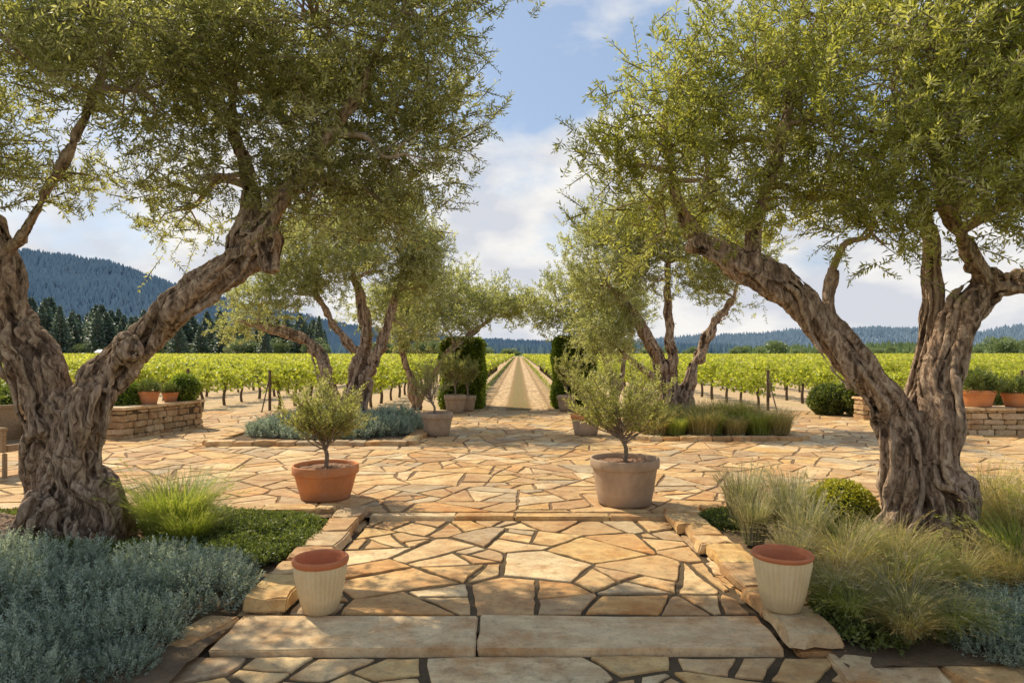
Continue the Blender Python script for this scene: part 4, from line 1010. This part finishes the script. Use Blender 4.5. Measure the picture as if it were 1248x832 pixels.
right_lobes = [(1.4, 6, 3.55, .45, .6, .42), (1.3, 6.3, 3.0, .4, .5, .34), (1.5, 6, 4.0, .35, .45, .35), (1.75, 6, 3.2, .5, .7, .4), (2.1, 6, 4.1, .6, .8, .5), (2.6, 5.8, 3.6, .7, .8, .55), (2.9, 6.2, 4.6, .7, .9, .55), (2.3, 6.2, 2.95, .35, .5, .25), (1.95, 6.3, 3.6, .5, .6, .4),
    (3.3, 5.7, 4.2, .8, .9, .65), (3.2, 5.5, 3.35, .6, .7, .45), (3.35, 5.3, 2.8, .38, .4, .25), (2.95, 5.6, 2.75, .3, .35, .22), (4.1, 5.6, 4, .8, .9, .75), (4.15, 5.4, 3.1, .5, .6, .4), (5, 6, 4, .9, 1, .9), (4.9, 5.8, 3.05, .55, .6, .4), (3.7, 5.5, 3.1, .45, .5, .35),
    (3.6, 6, 5.2, .8, .8, .4), (4.8, 6, 5.3, .9, .8, .4), (2.9, 6.3, 3.1, .45, .5, .35), (4.2, 5.0, 2.85, .38, .35, .28), (1.1, 6.1, 3.3, .28, .4, .3)]
rt = make_tree("old gnarled olive tree with leaning limb above grasses", (3.5, 6.0, 0), right_limbs, right_lobes, M_LEAF_R, "old olive trees framing the path", voxel=.012, amp=.022, tint_bias=.08, **big)
rt.location = (3.36, 5.78, -.01)

mid = dict(clump=.46, per=27, nodes=8, sl=(.2, .46), lL=.095, lW=.031, voxel=.028, amp=.03, fine=5, fill=.8, tint_bias=.08)
make_tree("spreading olive tree with several stems in the shrub bed", (-4, 16.5, 0), [
    ([(-4.1, 16.5, -.05), (-3.95, 16.5, .9), (-3.7, 16.5, 1.9), (-3.8, 16.5, 2.9), (-4, 16.5, 3.6)], [.26, .2, .16, .12, .07], 4, 3),
    ([(-3.95, 16.4, -.05), (-3.65, 16.4, 1.0), (-3.2, 16.4, 2.2), (-2.9, 16.4, 3.2)], [.22, .17, .13, .08], 4, -3),
    ([(-4.4, 16.5, -.05), (-4.6, 16.5, 1.), (-5.0, 16.5, 1.85), (-5.8, 16.5, 2.25), (-6.7, 16.5, 2.45)], [.2, .16, .15, .12, .06], 3, 3),
    ([(-3.9, 16.5, 1.7), (-4.6, 16.5, 2.6), (-5.1, 16.5, 3.5)], [.12, .09, .05], 2, 2)],
    [(-6.2, 16.5, 3.0, .9, .9, .55), (-5.6, 16.5, 3.9, .9, 1, .7), (-4.5, 16.5, 4.6, 1.1, 1.1, .9), (-3.6, 16.5, 5.1, 1, 1, .8), (-2.7, 16.3, 4.4, .85, 1, .9), (-3.5, 16, 3.6, .85, .9, .6), (-2.4, 16.5, 3.3, .75, .9, .7), (-2.7, 16.5, 2.4, .55, .7, .45), (-6.8, 16.6, 2.5, .45, .5, .28), (-4.6, 16.5, 3.4, .7, .7, .45), (-2.2, 16.4, 4.0, .5, .6, .5), (-5.3, 16.2, 3.1, .6, .6, .4)],
    M_LEAF_M, "olive trees on the terrace", **mid)
make_tree("multi stemmed olive tree rising from the grass bed", (3.7, 16, 0), [
    ([(3.6, 16, -.05), (3.5, 16, .7), (3.25, 16, 1.6), (2.7, 16, 2.6), (2.2, 16, 3.2)], [.22, .17, .14, .11, .06], 4, 3),
    ([(3.7, 16, -.05), (3.6, 16, 1.2), (3.5, 16, 2.6), (3.5, 16, 3.8)], [.2, .15, .11, .06], 3, -3),
    ([(3.85, 16, -.05), (4.05, 16, 1.2), (4.5, 16, 2.2), (5.05, 16, 3.)], [.2, .15, .12, .07], 3, 3),
    ([(3.3, 16, 1.0), (2.7, 16, 1.5), (2.2, 16, 1.9)], [.1, .08, .05], 2, 2)],
    [(1.9, 16, 3.3, .75, .9, .8), (1.7, 16, 2.4, .55, .7, .5), (2.6, 16.3, 4.4, 1, 1, .75), (3.4, 16, 4.7, 1.1, 1.1, .8), (3.1, 15.8, 3.4, .8, .8, .5), (4.4, 16, 4.2, 1, 1, .8), (4.8, 16.2, 3.2, .75, .9, .55), (5.4, 16, 3.7, .7, .8, .6), (2.1, 16, 1.9, .45, .6, .35), (2.7, 16, 2.4, .4, .5, .3), (1.6, 16, 3.9, .5, .5, .45)],
    M_LEAF_M, "olive trees on the terrace", **mid)
far_ = dict(clump=.52, per=26, nodes=6, sl=(.25, .5), lL=.13, lW=.043, voxel=.04, amp=.03, fine=0, fill=.8, tint_bias=.08)
make_tree("olive tree leaning over the clipped hedge", (-3.3, 21.0, 0), [
    ([(-3.2, 21, -.08), (-3.3, 21, .9), (-3.6, 21, 1.8), (-3.7, 21, 2.6)], [.2, .15, .11, .07], 3, 3),
    ([(-3.2, 21, -.08), (-2.7, 21.0, .9), (-2.2, 21.0, 1.7), (-1.6, 21.6, 2.2), (-.8, 22.4, 2.9)], [.17, .14, .12, .1, .05], 3, -3)],
    [(-3.3, 21.3, 3.3, 1.05, 1.1, .9), (-2.4, 21.5, 3.6, .8, .8, .65), (-4.2, 21, 3.0, .8, .9, .65), (-1.6, 22.6, 3.8, .8, .9, .5), (-.7, 23.2, 3.7, .75, .8, .45), (-.05, 23.5, 3.35, .5, .6, .32), (-1.3, 21.8, 3.0, .6, .6, .35), (-3.6, 21, 2.3, .6, .6, .4), (-2.2, 20.8, 2.5, .55, .5, .4), (-1.9, 21.5, 3.1, .5, .5, .4), (-.4, 22.8, 3.0, .4, .4, .3)],
    M_LEAF_M, "olive trees on the terrace", **far_)
make_tree("olive tree beside the second clipped hedge", (3.0, 21.5, 0), [
    ([(3, 21.0, -.08), (2.9, 21.0, .9), (2.5, 21.0, 1.8), (2.1, 21.2, 2.6), (1.2, 21.9, 3.1)], [.18, .14, .1, .08, .04], 3, 3),
    ([(3.05, 21.5, -.08), (3.3, 21.5, 1.2), (3.6, 21.5, 2.4)], [.16, .12, .07], 3, -3)],
    [(1.3, 22.2, 3.5, .75, .8, .6), (.75, 22.4, 3.2, .5, .6, .4), (1.1, 22, 2.8, .5, .5, .35), (2.3, 21.6, 3.4, .8, .8, .65), (1.9, 21, 2.7, .6, .6, .4), (3.3, 22, 3.4, 1, 1, .8), (2.9, 21.2, 2.4, .6, .6, .4), (2.4, 20.8, 2.1, .4, .4, .3)],
    M_LEAF_M, "olive trees on the terrace", **far_)
print("vines", vi, "leaves", NL)
